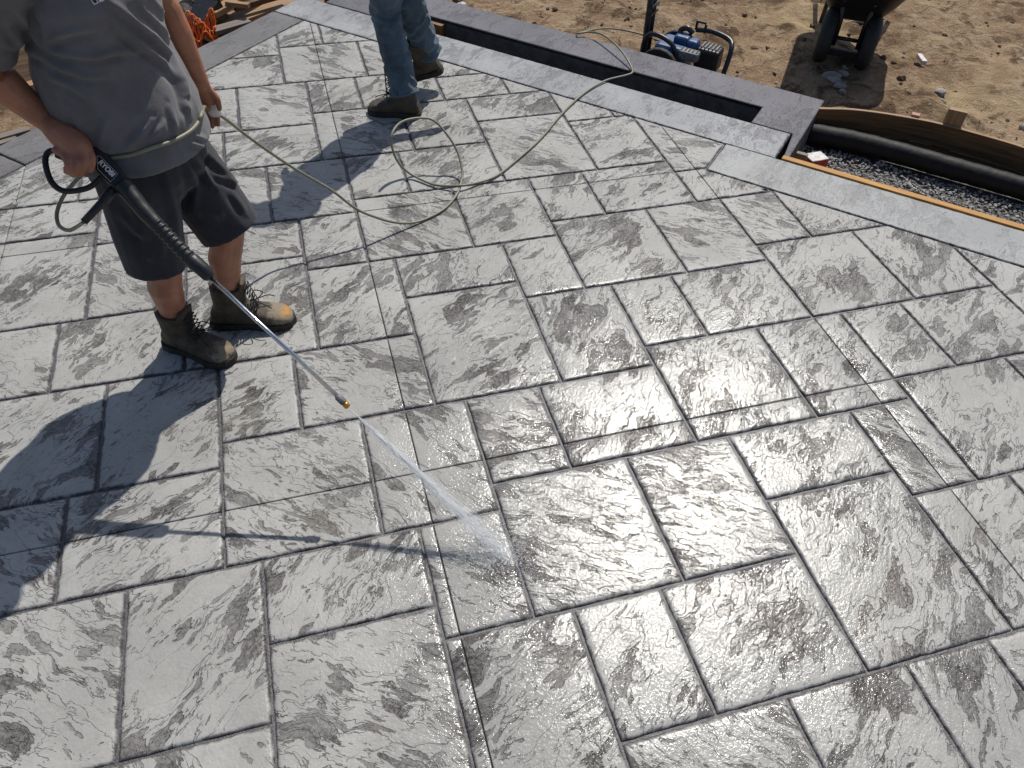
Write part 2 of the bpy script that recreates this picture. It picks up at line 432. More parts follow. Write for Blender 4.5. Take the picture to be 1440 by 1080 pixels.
def inset_ring(poly, dist):
    """offset every edge of a convex polygon inwards by its own distance"""
    n = len(poly); L = []
    for i in range(n):
        a, b = np.array(poly[i][:2]), np.array(poly[(i+1) % n][:2]); t = unit(b-a); nn = np.array([-t[1], t[0]])
        L.append((a+nn*dist[i], t))
    out = []
    for i in range(n):
        (p, t), (q, s) = L[i-1], L[i]
        den = t[0]*s[1]-t[1]*s[0]
        if abs(den) < 1e-6: out.append(q)
        else:
            k = ((q-p)[0]*s[1]-(q-p)[1]*s[0])/den; out.append(p+t*k)
    return out
def stone_piece(poly, mat, rot, seed, depth=.010, round_w=.0125, gap=.0030, jit=.0011, name='stone', parent=patio, zoff=0.0):
    if area(poly) < 4e-4: return None
    s = sum(poly[i][0]*poly[(i+1) % len(poly)][1]-poly[(i+1) % len(poly)][0]*poly[i][1] for i in range(len(poly)))
    if s < 0: poly = [(*poly[(i+1) % len(poly)][:2], poly[i][2]) for i in range(len(poly)-1, -1, -1)]
    # drop doubled corners
    pl = [p for i, p in enumerate(poly) if math.dist(p[:2], poly[i-1][:2]) > .004]
    if len(pl) < 3: return None
    poly = pl; n = len(poly)
    saw = [p[2] == 'saw' for p in poly]
    prof = [(gap, -depth, 1.0), (gap+.002, -depth*.55, .98), (gap+round_w*.35, -depth*.22, .85), (gap+round_w*.72, -depth*.06, .55), (gap+round_w, 0, .28), (gap+round_w*1.9, .0004, .0)]
    sprof = [.0018, .0019, .0022, .003, .0045, .0075]
    minw = min(math.dist(poly[i][:2], poly[(i+1) % n][:2]) for i in range(n))
    corners = []
    for k, (ins, z, e) in enumerate(prof):
        corners.append(inset_ring(poly, [sprof[k] if saw[i] else ins for i in range(n)]))
    # subdivide every edge alike on all rings and let the line wander
    seg = [max(1, int(math.dist(poly[i][:2], poly[(i+1) % n][:2])/.035)) for i in range(n)]
    verts = []; uvs = []; edge = []; rings = []
    for k, ring in enumerate(corners):
        idxs = []
        for i in range(n):
            a, b = ring[i], ring[(i+1) % n]
            t = unit(np.array(poly[(i+1) % n][:2])-np.array(poly[i][:2])); nn = np.array([-t[1], t[0]])
            for q in range(seg[i]):
                p = a+(b-a)*q/seg[i]
                if not saw[i] and q > 0:
                    w = math.sin(p[0]*31+p[1]*27+seed)*.5+math.sin(p[0]*73-p[1]*81+seed*2.1)*.5
                    p = p+nn*w*jit*(1+.5*k)
                elif saw[i]: pass
                z = prof[k][1]
                idxs.append(len(verts)); verts.append((p[0], p[1], z+zoff)); edge.append(prof[k][2]*(.12 if saw[i] and q > 0 else 1.0))
        rings.append(idxs)
    faces = []; N = len(rings[0])
    for k in range(len(rings)-1):
        for i in range(N):
            faces.append((rings[k][i], rings[k][(i+1) % N], rings[k+1][(i+1) % N], rings[k+1][i]))
    faces.append(tuple(rings[-1]))
    me = bpy.data.meshes.new(name); me.from_pydata(verts, [], faces); me.materials.append(mat)
    c, s_ = math.cos(rot), math.sin(rot)
    uvl = me.uv_layers.new(name='UVMap')
    li = np.empty(len(me.loops), int); me.loops.foreach_get('vertex_index', li)
    va = np.array(verts)[:, :2]; uva = np.c_[va[:, 0]*c+va[:, 1]*s_+seed*3.17, -va[:, 0]*s_+va[:, 1]*c+seed*1.93]
    uvl.data.foreach_set('uv', uva[li].ravel())
    at = me.attributes.new('edge', 'FLOAT', 'POINT'); at.data.foreach_set('value', edge)
    me.polygons.foreach_set('use_smooth', [True]*len(me.polygons)); me.update()
    o = bpy.data.objects.new(name, me); COL.objects.link(o); set_parent(o, parent)
    return o
SAW_U = [(.094, -9, 9), (.901, -9, 9), (-.610, -9, 9)]; SAW_V = [(.753, -9, 9), (1.479, -9, 9)]
def split(poly, nx, ny, c):
    """cut a stone with the saw: two pieces, the new edges tagged 'saw'"""
    d = [nx*p[0]+ny*p[1]-c for p in poly]
    if min(d) > -.02 or max(d) < .02: return [poly]
    res = []
    for sgn in (1, -1):
        out = []; n = len(poly)
        for i in range(n):
            a, b = poly[i], poly[(i+1) % n]; da, db = d[i]*sgn, d[(i+1) % n]*sgn
            if da <= 0: out.append(a)
            if da*db < 0:
                t = da/(da-db); q = (a[0]+(b[0]-a[0])*t, a[1]+(b[1]-a[1])*t)
                out.append((*q, 'saw' if da < 0 else a[2]))
        res.append(out)
    return res
def clean_clip(poly, nx, ny, c):
    out = []; n = len(poly)
    for i in range(n):
        a, b = poly[i], poly[(i+1) % n]; da = nx*a[0]+ny*a[1]-c; db = nx*b[0]+ny*b[1]-c
        if da <= 0: out.append(a)
        if da*db < 0:
            t = da/(da-db); q = (a[0]+(b[0]-a[0])*t, a[1]+(b[1]-a[1])*t)
            out.append((*q, 'joint' if da < 0 else a[2]))
    return out
rnd = random.Random(12)
for ti, (a, b, c, d) in enumerate(TILES+EXTRA):
    poly = [(a*K, c*K, 'joint'), (b*K, c*K, 'joint'), (b*K, d*K, 'joint'), (a*K, d*K, 'joint')]
    poly = clean_clip(poly, -1, 1, 5.35)
    if len(poly) < 3: continue
    if d <= 1.4801 and a >= .84: poly = clean_clip(poly, 1, 1, 5.253)
    else:
        poly = clean_clip(poly, 1, 1, 5.69)
        if a > .84: poly = clean_clip(poly, 1, -1, -1.2)
    if len(poly) < 3 or area(poly) < .002: continue
    pcs = [poly]
    for u, lo, hi in SAW_U: pcs = [q for p in pcs for q in split(p, 1, 0, u*K)]
    for v, lo, hi in SAW_V: pcs = [q for p in pcs for q in split(p, 0, 1, v*K)]
    rot = rnd.choice([.75, .62, .9, -.62, -.78, .70, -.55])+rnd.uniform(-.12, .12)
    seed = rnd.uniform(0, 40)
    for p in pcs: stone_piece(p, M['stone'], rot, seed)
# the bed the stones stand out of: dark joints
bed = [(-4.5, -1.2), (4.2, -1.2), (4.2, 1.053), (2.0265, 3.2265), (2.245, 3.445), (.17, 5.52), (-4.5, .85)]
MB().prism(bed, -.30, -.0088).build('joint_bed', M['joint'], patio)

# 45 degree border bands, in (s = x+y, d = y-x)
def sd(s, d): return ((s-d)/2, (s+d)/2)
def band(s0, s1, d0, d1, mat, rot, seed, tags=('joint',)*4):
    q = [sd(s0, d0), sd(s1, d0), sd(s1, d1), sd(s0, d1)]
    stone_piece([(*p, tags[i]) for i, p in enumerate(q)], mat, rot, seed, name='border_stone', round_w=.012, gap=.003)
band(5.69, 6.13, .80, 5.727, M['border_mid'], .8, 3.3)
band(5.253, 5.70, 1.2, -1.6, M['border_pale'], .75, 5.1); band(5.253, 5.70, -1.6, -3.0, M['border_pale'], .75, 8.1)
band(2.67, 5.69, 5.35, 5.727, M['border_dark'], .75, 2.1); band(-.4, 2.67, 5.35, 5.727, M['border_dark'], .75, 7.7); band(-3.4, -.4, 5.35, 5.727, M['border_dark'], .75, 7.1)
# slabs under the bands, with their cut sides
mb = MB()
for s0, s1, d0, d1 in ((5.69, 6.127, .803, 5.724), (5.256, 5.697, -3, 1.2), (-3.4, 5.69, 5.352, 5.724)):
    mb.prism([sd(s0, d0), sd(s1, d0), sd(s1, d1), sd(s0, d1)], -.30, -.0135)
mb.build('border_slab', M['cut_side'], patio)
# the flush concrete curb round the open planting slot
def curb_top(name, pts, rot, seed):
    poly = [sd(*p) for p in pts]
    mb = MB(); mb.prism(poly, -.30, -.004); o = mb.build('curb_slab', M['cut_side'], patio)
    n = len(poly); vs = [(p[0], p[1], 0.0) for p in poly]
    bm = bmesh.new(); bv = [bm.verts.new(v) for v in vs]; bm.faces.new(bv)
    ret = bmesh.ops.extrude_face_region(bm, geom=list(bm.faces))
    for e in ret['geom']:
        if isinstance(e, bmesh.types.BMVert): e.co.z = -.03
    bmesh.ops.recalc_face_normals(bm, faces=bm.faces)
    uvl = bm.loops.layers.uv.new('UVMap'); c, s_ = math.cos(rot), math.sin(rot)
    for f in bm.faces:
        for l in f.loops: x, y, z = l.vert.co; l[uvl].uv = (x*c+y*s_+seed, -x*s_+y*c+seed*2+z)
    me = bpy.data.meshes.new(name); bm.to_mesh(me); bm.free(); me.materials.append(M['curb'])
    o = bpy.data.objects.new(name, me); COL.objects.link(o); set_parent(o, patio)
    b = o.modifiers.new('bevel', 'BEVEL'); b.width = .007; b.segments = 3; b.limit_method = 'ANGLE'
    return o
curb_top('curb', [(5.705, .715), (6.84, .715), (6.84, 5.727), (6.435, 5.727), (6.435, 5.45), (6.135, 5.45), (6.135, 4.92), (6.435, 4.92), (6.435, 1.13), (6.133, 1.13), (6.133, .79), (5.705, .75)], .8, 4.4)
# lumber left standing in the slot
mb = MB(); a = V(*sd(6.39, 4.25), -.12); b = V(*sd(6.39, 4.86), -.12); t = unit(b-a)
mb.box((a+b)/2, (np.linalg.norm(b-a), .035, .19), (t, np.cross(V(0, 0, 1), t), V(0, 0, 1)))
mb.build('slot_board', simple('stained_form_lumber', (.20, .10, .04), .7, .35, 18, .3, 60), patio, bevel=.002)

# ------------------------------------------------------------------ object materials
def wood_mat(name, col, dark, scale=1.0, rough=.7):
    t = NT(name); o = t.n('TexCoord').outputs['UV']
    p = t.vscale(o, (3*scale, 60*scale, 1)); g = t.noise(p, 1.0, 6, .6, .6); b = t.noise(t.obj(), 3, 4, .6)
    c = t.mix(t.ramp(g, .35, .68), col, dark); c = t.mix(t.ramp(b, .45, .7, 0, .6), c, tuple(x*.6 for x in col))
    c = t.mix(t.ramp(t.noise(t.obj(), 60, 4, .7), .58, .7, 0, .35), c, (.05, .035, .02))
    t.P(Base_Color=c, Roughness=rough, Normal=t.bump(g, .5, .002)); return t.m
M['board_yellow'] = wood_mat('fresh_pine', (.52, .27, .055), (.36, .17, .035))
M['board_tan'] = wood_mat('weathered_pine', (.36, .22, .11), (.22, .13, .065))
M['board_brown'] = wood_mat('oiled_form_board', (.165, .088, .036), (.06, .034, .018), rough=.5)
M['board_grey'] = wood_mat('grey_board', (.22, .19, .16), (.12, .10, .085))
M['black_metal'] = simple('black_painted_steel', (.018, .018, .02), .35, .3, 60, .15, 200)
M['black_plastic'] = simple('black_plastic', (.012, .013, .015), .42, .25, 50, .25, 300, bdist=.001)
M['blue'] = simple('blue_painted_housing', (.014, .065, .19), .45, .25, 30, .1, 200)
M['grey_cast'] = simple('grey_cast_metal', (.16, .16, .165), .5, .35, 60, .4, 160)
M['rubber'] = simple('tyre_rubber', (.02, .02, .021), .7, .35, 60, .4, 150)
M['steel'] = simple('bright_steel_lance', (.62, .64, .66), .22, .08, 60, 0, metal=1.0)
M['brass'] = simple('brass_tip', (.55, .30, .05), .35, .15, 60, metal=.8)
M['hose'] = simple('olive_hose_rubber', (.21, .205, .14), .45, .12, 20, .1, 200)
M['rock'] = simple('pale_rock', (.30, .27, .24), .9, .3, 18, .6, 40, bdist=.01)
M['clod'] = simple('dirt_clod', (.15, .10, .06), .95, .5, 20, .6, 50, bdist=.01)
M['gravel'] = simple('grey_gravel', (.30, .295, .285), .8, .55, 70, .4, 200)
M['red'] = simple('red_clay_block', (.36, .035, .03), .6, .25, 30, .4, 90)
M['white_paint'] = simple('white_block_top', (.62, .60, .58), .8, .25, 30, .5, 60)
M['orange'] = simple('orange_plastic_net', (.62, .13, .015), .5, .3, 30)
M['yellow'] = simple('yellow_plastic', (.72, .50, .02), .45, .1, 30)
M['fabric_sock'] = simple('black_filter_fabric', (.008, .0085, .010), .6, .4, 25, .35, 40, bdist=.006, spec=.25)

def plank(name, a, b, w, th, mat, up=(0, 0, 1), parent=None, bevel=.003, label=None, cat=None, group=None):
    """a board from a to b, width w across, thickness th along up; UV u along the grain"""
    a, b = np.array(a, float), np.array(b, float); t = unit(b-a); up = unit(np.array(up, float)-t*np.dot(up, t)); sdir = np.cross(up, t)
    o = MB().box((a+b)/2, (np.linalg.norm(b-a), w, th), (t, sdir, up)).build(name, mat, parent, bevel=bevel)
    uvl = o.data.uv_layers.new(name='UVMap'); c = (a+b)/2; k = random.Random(name+str(a)).uniform(0, 9)
    for p in o.data.polygons:
        n = np.array(p.normal)
        for li in p.loop_indices:
            v = np.array(o.data.vertices[o.data.loops[li].vertex_index].co)-c
            across = v@sdir if abs(n@up) > .5 else v@up
            uvl.data[li].uv = (v@t+k, across+k)
    return tag(o, label, cat, group)

# ------------------------------------------------------------------ form board along the pale border
a, b = V(*sd(5.735, .76), .004-.12), V(*sd(5.735, -3.0), .004-.12)
plank('form_board', a, b, .042, .24, M['board_yellow'], label='long yellow pine form board along the edge of the pale border', cat='board')

# gravel bed floor + stones
GB = -.20
form_px = [(1100, 152), (1128, 152), (1155, 154), (1192, 155), (1230, 159), (1275, 166), (1320, 175), (1380, 191), (1440, 209), (1500, 233), (1560, 262), (1640, 310)]
form_c = spline([G(x, y, -.005) for x, y in form_px], 5)
fl = [sd(5.78, .74), sd(5.78, -3.0)]+[tuple(p[:2]) for p in form_c[::-1]]
MB().add([(p[0], p[1], GB-.012) for p in fl], [tuple(range(len(fl)))]).build('gravel_floor', simple('gravel_fines', (.13, .127, .122), .9, .5, 60, .8, 120, bdist=.02)).__setitem__('kind', 'structure')
def stones_mesh(pts, sizes, seed, flat=.7):
    ico = bmesh.new(); bmesh.ops.create_icosphere(ico, subdivisions=1, radius=1)
    bv = np.array([v.co[:] for v in ico.verts]); bf = np.array([[v.index for v in f.verts] for f in ico.faces]); ico.free()
    rs = np.random.RandomState(seed); n = len(pts); Vs = []; Fs = []
    for i in range(n):
        q = rs.normal(size=(3, 3)); Q, _ = np.linalg.qr(q)
        v = bv*(1+rs.uniform(-.22, .22, (len(bv), 1)))*np.array([1, rs.uniform(.6, 1), rs.uniform(.45, .8)])
        v = v@Q.T*sizes[i]; v[:, 2] *= flat; Vs.append(v+pts[i]); Fs.append(bf+i*len(bv))
    return np.vstack(Vs), np.vstack(Fs)
def stuff(name, pts, sizes, mat, seed, label, cat, flat=.7):
    v, f = stones_mesh(pts, sizes, seed, flat); me = bpy.data.meshes.new(name); me.from_pydata(v.tolist(), [], f.tolist()); me.materials.append(mat)
    o = bpy.data.objects.new(name, me); COL.objects.link(o); tag(o, label, cat, kind='stuff'); return o
rs = np.random.RandomState(3); pts = []
poly = np.array(fl)
def inside(P, poly):
    x, y = P[:, 0], P[:, 1]; c = np.zeros(len(P), bool); j = len(poly)-1
    for i in range(len(poly)):
        xi, yi = poly[i]; xj, yj = poly[j]
        c ^= ((yi > y) != (yj > y)) & (x < (xj-xi)*(y-yi)/(yj-yi+1e-12)+xi); j = i
    return c
Q = np.c_[rs.uniform(2.3, 5.0, 26000), rs.uniform(1.0, 3.9, 26000)]; Q = Q[inside(Q, poly)]
pipe_px = [(1100, 168), (1137, 186), (1200, 199), (1270, 217), (1340, 237), (1400, 254), (1460, 272), (1560, 310), (1660, 352)]
pc = spline([G(x, y, GB+.068) for x, y in pipe_px], 14)
dp = np.min(np.linalg.norm(Q[:, None, :]-np.array(pc)[None, :, :2], axis=2), axis=1); Q = Q[dp > .05][:12500]
zq = GB + rs.uniform(-.004, .012, len(Q)) + .012*fbm(Q, 2, 3)
stuff('gravel_bed', np.c_[Q, zq], rs.uniform(.006, .0125, len(Q)), M['gravel'], 5, 'dark grey crushed gravel lying between the yellow form board and the black pipe', 'gravel')

# curved double form board on the far side of the gravel
fe = empty('curved_form', form_c[0], 'oiled brown curved form of two stacked boards behind the black pipe', 'form')
def strip(name, c, z0, z1, th, mat, parent):
    n = len(c); mbx = MB(); inn = []; out = []
    for i in range(n):
        t = unit(c[min(i+1, n-1)]-c[max(i-1, 0)]); nn = np.array([-t[1], t[0], 0])
        inn.append(c[i]); out.append(c[i]+nn*th)
    rings = [[(inn[i][0], inn[i][1], z0), (out[i][0], out[i][1], z0), (out[i][0], out[i][1], z1), (inn[i][0], inn[i][1], z1)] for i in range(n)]
    o = mbx.loft(rings).build(name, mat, parent)
    uvl = o.data.uv_layers.new(name='UVMap'); L = np.r_[0, np.cumsum([np.linalg.norm(c[i+1]-c[i]) for i in range(n-1)])]
    for l in o.data.loops: uvl.data[l.index].uv = (L[l.vertex_index//4], o.data.vertices[l.vertex_index].co.z+(l.vertex_index % 4 in (1, 2))*.03)
    return o
strip('board', form_c, -.135, -.006, .02, M['board_brown'], fe); strip('board', form_c, -.268, -.139, .021, M['board_brown'], fe)
strip('top_edge', form_c, -.0055, -.001, .0205, M['board_tan'], fe)
c = G(1338, 180, 0); t = unit(G(1360, 190, 0)-G(1300, 176, 0)); nn = np.array([-t[1], t[0], 0])
plank('stake', c+nn*.06+V(0, 0, -.3), c+nn*.06+V(0, 0, .085), .10, .04, M['board_tan'], up=nn, label='short wooden stake standing behind the curved brown form', cat='stake')
c = G(1286, 168, 0)
plank('stake', c+nn*.05+V(0, 0, -.3), c+nn*.05+V(0, 0, .012), .045, .035, simple('pinkish_stake_wood', (.42, .24, .17), .8, .2, 30), up=nn, label='low pinkish stake top just showing behind the curved form', cat='stake')
# black fabric wrapped drain pipe
rr = [.060*(1+.015*math.sin(i*.8)+.01*math.sin(i*2.1+1)) for i in range(len(pc))]
tag(MB().tube(pc, rr, 18).build('drain_pipe', M['fabric_sock'], smooth=True), 'black fabric wrapped drain pipe lying on the gravel', 'pipe')
# red block with a white dusty top
e = empty('clay_block', G(1140, 236, GB), 'small red block with a dusty white top by the slab corner', 'block')
q = [G(1130, 216, GB+.10), G(1154, 212, GB+.10), G(1167, 223, GB+.10), G(1143, 227, GB+.10)]
lo = [p*V(1, 1, 0)+V(0, 0, GB+.0) for p in q]
MB().loft([lo, [p-V(0, 0, .006) for p in q]]).build('body', M['red'], e, bevel=.004)
cc = sum(q)/4; MB().loft([[p-V(0, 0, .0055) for p in q], [cc+(p-cc)*.97 for p in q]]).build('top_face', M['white_paint'], e, bevel=.003)
tag(MB().box(G(1118, 232, GB+.05), (.03, .10, .16), (unit(V(1, 1, 0)), unit(V(-1, 1, 0)), V(0, 0, 1))).build('wood_offcut', M['board_grey'], bevel=.003), 'grey wood offcut wedged against the slab side by the red block', 'offcut')

# ------------------------------------------------------------------ loose rocks and clods on the dirt
def rock(px, py, size, label, mat='rock', seed=1, sq=(1, .75, .6)):
    p = G(px, py, GZ); p[2] = gz(p[0], p[1])+size*.25
    bm = bmesh.new(); bmesh.ops.create_icosphere(bm, subdivisions=3, radius=1)
    co = np.array([v.co[:] for v in bm.verts]); rsx = np.random.RandomState(seed)
    for _ in range(9):
        n = unit(rsx.normal(size=3)); d = rsx.uniform(.55, .85); s = co@n; co = co-np.outer(np.clip(s-d, 0, 9), n)*.92
    co = co*np.array(sq)*size*(1+.05*vnoise(co, 4, seed)[:, None]); a = rsx.uniform(0, 6); c_, s_ = math.cos(a), math.sin(a)
    co = co@np.array([[c_, -s_, 0], [s_, c_, 0], [0, 0, 1]]).T+p
    for v, q in zip(bm.verts, co): v.co = q
    me = bpy.data.meshes.new('rock'); bm.to_mesh(me); bm.free(); me.materials.append(M[mat])
    o = bpy.data.objects.new('rock', me); COL.objects.link(o); return tag(o, label, 'rock', 'loose rocks on the dirt')
rock(1168, 110, .062, 'broad pale rock, leftmost in the cluster under the wheelbarrow', seed=2, sq=(1.25, .7, .5))
rock(1170, 116, .055, 'flat pale rock in front of the broad one under the wheelbarrow', seed=3, sq=(1.3, .7, .45))
rock(1186, 99, .033, 'small rounded rock farthest back in the cluster under the wheelbarrow', seed=4)
rock(1184, 107, .040, 'grey rock touching the small rounded rock under the wheelbarrow', seed=5)
rock(1179, 124, .046, 'sunlit angular rock at the edge of the wheelbarrow shadow', seed=6, sq=(1.2, .7, .5))
rock(1184, 131, .032, 'small sunlit rock nearest the slab corner', seed=7)
rock(1320, 136, .055, 'pale rock lying behind the wooden stake', seed=8)
rock(1440, 184, .05, 'pale rock at the right end behind the curved form', seed=9)
rock(1326, 146, .022, 'tiny pale rock just beside the wooden stake top', seed=10)
rock(650, 3, .05, 'white rock on the dirt just behind the curb by the walking worker', seed=12, mat='white_paint')
p = G(1296, 83, GZ+.03); tag(MB().box(p, (.035, .15, .03), (unit(V(.8, -.5, .1)), unit(V(-.35, -.9, .05)), V(0, 0, 1))).build('wood_chip', M['white_paint'], bevel=.006), 'pale bleached wood chip lying on the dirt right of the wheelbarrow', 'wood chip')
rs = np.random.RandomState(8)
Q = np.c_[rs.uniform(-2.5, 7.4, 9000), rs.uniform(2.6, 9.8, 9000)]; s_, d_ = Q.sum(1), Q[:, 1]-Q[:, 0]
keep = ((s_ > 6.9) | (d_ > 5.85)) & ~inside(Q, poly) & ~((s_ < 6.95) & (d_ < 1.0)); Q = Q[keep]
zq = GZ + .05*fbm(Q, .8, 3) + .030*fbm(Q, 3.0, 4, 5) + .016*fbm(Q, 10, 3, 9)
sz = rs.gamma(1.5, .0075, len(Q)).clip(.004, .05)
half = rs.rand(len(Q)) < .72
stuff('dirt_clods', np.c_[Q, zq][half], sz[half], M['clod'], 11, 'brown clods of earth scattered over the dry dirt', 'dirt')
stuff('pebbles', np.c_[Q, zq][~half], sz[~half]*.8, M['rock'], 12, 'small pale pebbles scattered over the dry dirt', 'pebbles')
# gravel strip along the outside of the curb
n = 2600; dd = rs.uniform(.5, 6.0, n); ss = 6.87+np.abs(rs.normal(0, .20, n)); Q = np.c_[(ss-dd)/2, (ss+dd)/2]; Q = Q[~inside(Q, poly)]
zq = GZ + .05*fbm(Q, .8, 3) + .030*fbm(Q, 3.0, 4, 5)
stuff('gravel_strip', np.c_[Q, zq+.004], rs.uniform(.006, .015, len(Q)), simple('light_gravel', (.22, .21, .20), .85, .6, 60, .3, 200), 13, 'light grey gravel strewn along the outside of the curb', 'gravel')

# ------------------------------------------------------------------ pressure washer behind the curb
wz = GZ
wc = G(945, 84, .0)*V(1, 1, 0)+V(.20, .24, wz+.03)
SW = .84
we = empty('pressure_washer', wc, 'blue pressure washer with black tube frame behind the curb', 'pressure washer')
def WP(x, y, z): return G(x, y, z)
ax = unit(V(1, -1, 0))*SW; ay = unit(V(1, 1, 0))*SW; az = V(0, 0, 1)*SW
MB().box(wc+az*.17-ax*.08, (.26, .26, .22), (ax, ay, az)).build('pump_housing', M['blue'], we, bevel=.03, seg=3)
MB().box(wc+az*.285-ax*.03+ay*.03, (.13, .12, .10), (ax, ay, az)).box(wc+az*.28+ax*.06+ay*.02, (.10, .11, .085), (ax, ay, az)).build('engine_cover', M['blue'], we, bevel=.025, seg=3)
o = MB().box(wc+az*.20+ax*.20+ay*.04, (.19, .15, .17), (ax, ay, az)).build('engine_block', M['black_plastic'], we, bevel=.02, seg=3)
for k in range(5): MB().box(wc+az*.292+ax*(.14+.03*k)+ay*.04, (.010, .11, .012), (ax, ay, az)).build('fin', M['grey_cast'], we)
o = MB().box(wc+az*.245+ax*.08-ay*.10, (.16, .09, .075), (ax, ay, az)).build('muffler_guard', M['grey_cast'], we, bevel=.015)
for k in range(5): MB().box(wc+az*.2845+ax*(.02+.03*k)-ay*.10, (.012, .055, .003), (ax, ay, az)).build('slot', M['black_metal'], we)
MB().tube(spline([wc+az*.30-ax*.05+ay*.05, wc+az*.35-ax*.07+ay*.06, wc+az*.37-ax*.02+ay*.07, wc+az*.34+ax*.03+ay*.07], 6), .018, 8).build('carry_handle', M['black_metal'], we, smooth=True)
lt = spline([wc-ax*.30-ay*.1+az*.02, wc-ax*.30-ay*.1+az*.27, wc-ax*.22-ay*.1+az*.335, wc-ax*.05-ay*.12+az*.285, wc+ax*.02-ay*.13+az*.10, wc+ax*.02-ay*.13+az*.02], 6)
MB().tube(lt, .016, 10).build('frame_tube', M['black_metal'], we, smooth=True)
lt = spline([wc+ax*.02+ay*.17+az*.335, wc+ax*.15+ay*.17+az*.35, wc+ax*.31+ay*.13+az*.335, wc+ax*.36+ay*.05+az*.29, wc+ax*.36-ay*.03+az*.12, wc+ax*.35-ay*.05+az*.0], 6)
MB().tube(lt, .017, 10).build('frame_tube', M['black_metal'], we, smooth=True)
MB().box(wc+ax*.02+ay*.16+az*.37, (.02, .012, .07), (ax, ay, az)).box(wc+ax*.055+ay*.16+az*.402, (.08, .012, .018), (ax, ay, az)).box(wc+ax*.095+ay*.16+az*.36, (.02, .012, .07), (ax, ay, az)).build('wand_hook', M['black_plastic'], we, bevel=.004)
for sgn in (-1, 1):
    MB().tube([wc-ax*.32+ay*(.03+.045*sgn)+az*.0, wc-ax*.335+ay*(.03+.045*sgn)+az*.75], .020, 10).build('handle_tube', M['black_metal'], we, smooth=True)
    MB().tube([wc-ax*.12+ay*(.2*sgn)+az*.13-ay*.02, wc-ax*.12+ay*(.2*sgn)+az*.13+ay*.03], .13, 20).build('wheel', M['rubber'], we, smooth=False, bevel=.012)
MB().tube([wc-ax*.335-ay*.02+az*.75, wc-ax*.335+ay*.08+az*.75], .020, 10).build('grip_bar', M['black_metal'], we, smooth=True)
for zc in (.44, .50): MB().box(wc-ax*.315+ay*.03+az*zc, (.04, .16, .02), (ax, ay, az)).build('clamp', M['black_plastic'], we, bevel=.004)
MB().box(wc+az*.04, (.62, .34, .03), (ax, ay, az)).build('base_plate', M['black_metal'], we, bevel=.008)

# ------------------------------------------------------------------ wheelbarrow
d = unit(V(.63, .78, 0)); sx = unit(V(.78, -.63, 0))
wL = G(1151, 84, GZ); wR = G(1209, 95, GZ); mid = (wL+wR)/2; mid[2] = GZ
bw = np.linalg.norm(wR-wL); sx = unit((wR-wL)*V(1, 1, 0)); d = np.array([-sx[1], sx[0], 0])
be = empty('wheelbarrow', mid, 'black two-wheeled wheelbarrow standing on the dirt, seen from the front', 'wheelbarrow')
rw = .185
for sgn in (-1, 1):
    c = mid+sx*sgn*bw/2+V(0, 0, rw-.01)
    n_ = sx
    ring = [c+d*(rw-.05)*math.cos(a)+V(0, 0, 1)*(rw-.05)*math.sin(a) for a in np.linspace(0, 2*math.pi, 28, endpoint=False)]
    tyre = MB().tube(ring, .05, 12, closed=True).build('wheel', M['rubber'], be, smooth=True)
    rim = MB().tube([c-n_*.03, c+n_*.03], .095, 20).build('rim', M['black_metal'], None, smooth=False, bevel=.006)
    rim.parent = tyre; rim.matrix_parent_inverse = Matrix.Identity(4)
    MB().tube([c-n_*.05, c+n_*.05], .03, 12).build('hub', M['grey_cast'], be, smooth=True)
MB().tube([mid+sx*(-bw/2)+V(0, 0, rw-.01), mid+sx*(bw/2)+V(0, 0, rw-.01)], .014, 8).build('axle', M['black_metal'], be, smooth=True)
def ring_rect(c, wx, wy, r, n=6):
    out = []
    for qx, qy, a0 in ((1, 1, 0), (-1, 1, 90), (-1, -1, 180), (1, -1, 270)):
        for k in range(n+1):
            a = R_(a0+90*k/n); out.append(c+sx*(qx*(wx-r)+r*math.cos(a))+d*(qy*(wy-r)+r*math.sin(a)))
    return out
up = V(0, 0, 1); tb = mid+d*.36-up*.07
outer = [ring_rect(tb+up*.33, .14, .24, .07), ring_rect(tb+up*.36-d*.01, .17, .29, .09), ring_rect(tb+up*.50-d*.03, .245, .41, .12), ring_rect(tb+up*.66-d*.05, .315, .52, .13), ring_rect(tb+up*.675-d*.05, .335, .54, .14)]
inner = [ring_rect(tb+up*.665-d*.05, .305, .51, .12), ring_rect(tb+up*.50-d*.03, .235, .40, .11), ring_rect(tb+up*.365-d*.01, .16, .28, .08)]
MB().loft(outer+inner).build('tub', M['black_plastic'], be, smooth=True)
for sgn in (-1, 1):
    a = mid+sx*sgn*.085+up*(rw+.0)-d*.04
    MB().tube([a-up*.05, a+d*.03+up*.10, tb+sx*sgn*.10-d*.40+up*.52], [.018, .018, .016], 8).build('front_brace', M['black_metal'], be, smooth=True)
    MB().tube([mid+sx*sgn*.11+up*.10-d*.02, mid+sx*sgn*.14+d*.2+up*.27, tb+sx*sgn*.20+d*.2+up*.33, tb+sx*sgn*.30+d*1.05+up*.62], .02, 8).build('handle', M['black_metal'], be, smooth=True)
    MB().tube([tb+sx*sgn*.20+d*.30+up*.34, tb+sx*sgn*.21+d*.34+up*.005, tb+sx*sgn*.21+d*.42+up*.005], .017, 8).build('leg', M['black_metal'], be, smooth=True)
    MB().tube([tb+sx*sgn*.10-d*.435+up*.525, tb+sx*sgn*.10-d*.455+up*.53], .011, 8).build('bolt', M['steel'], be)
MB().box(mid+up*.10-d*.06, (.26, .03, .045), (sx, d, up)).build('cross_bar', M['black_metal'], be, bevel=.004)
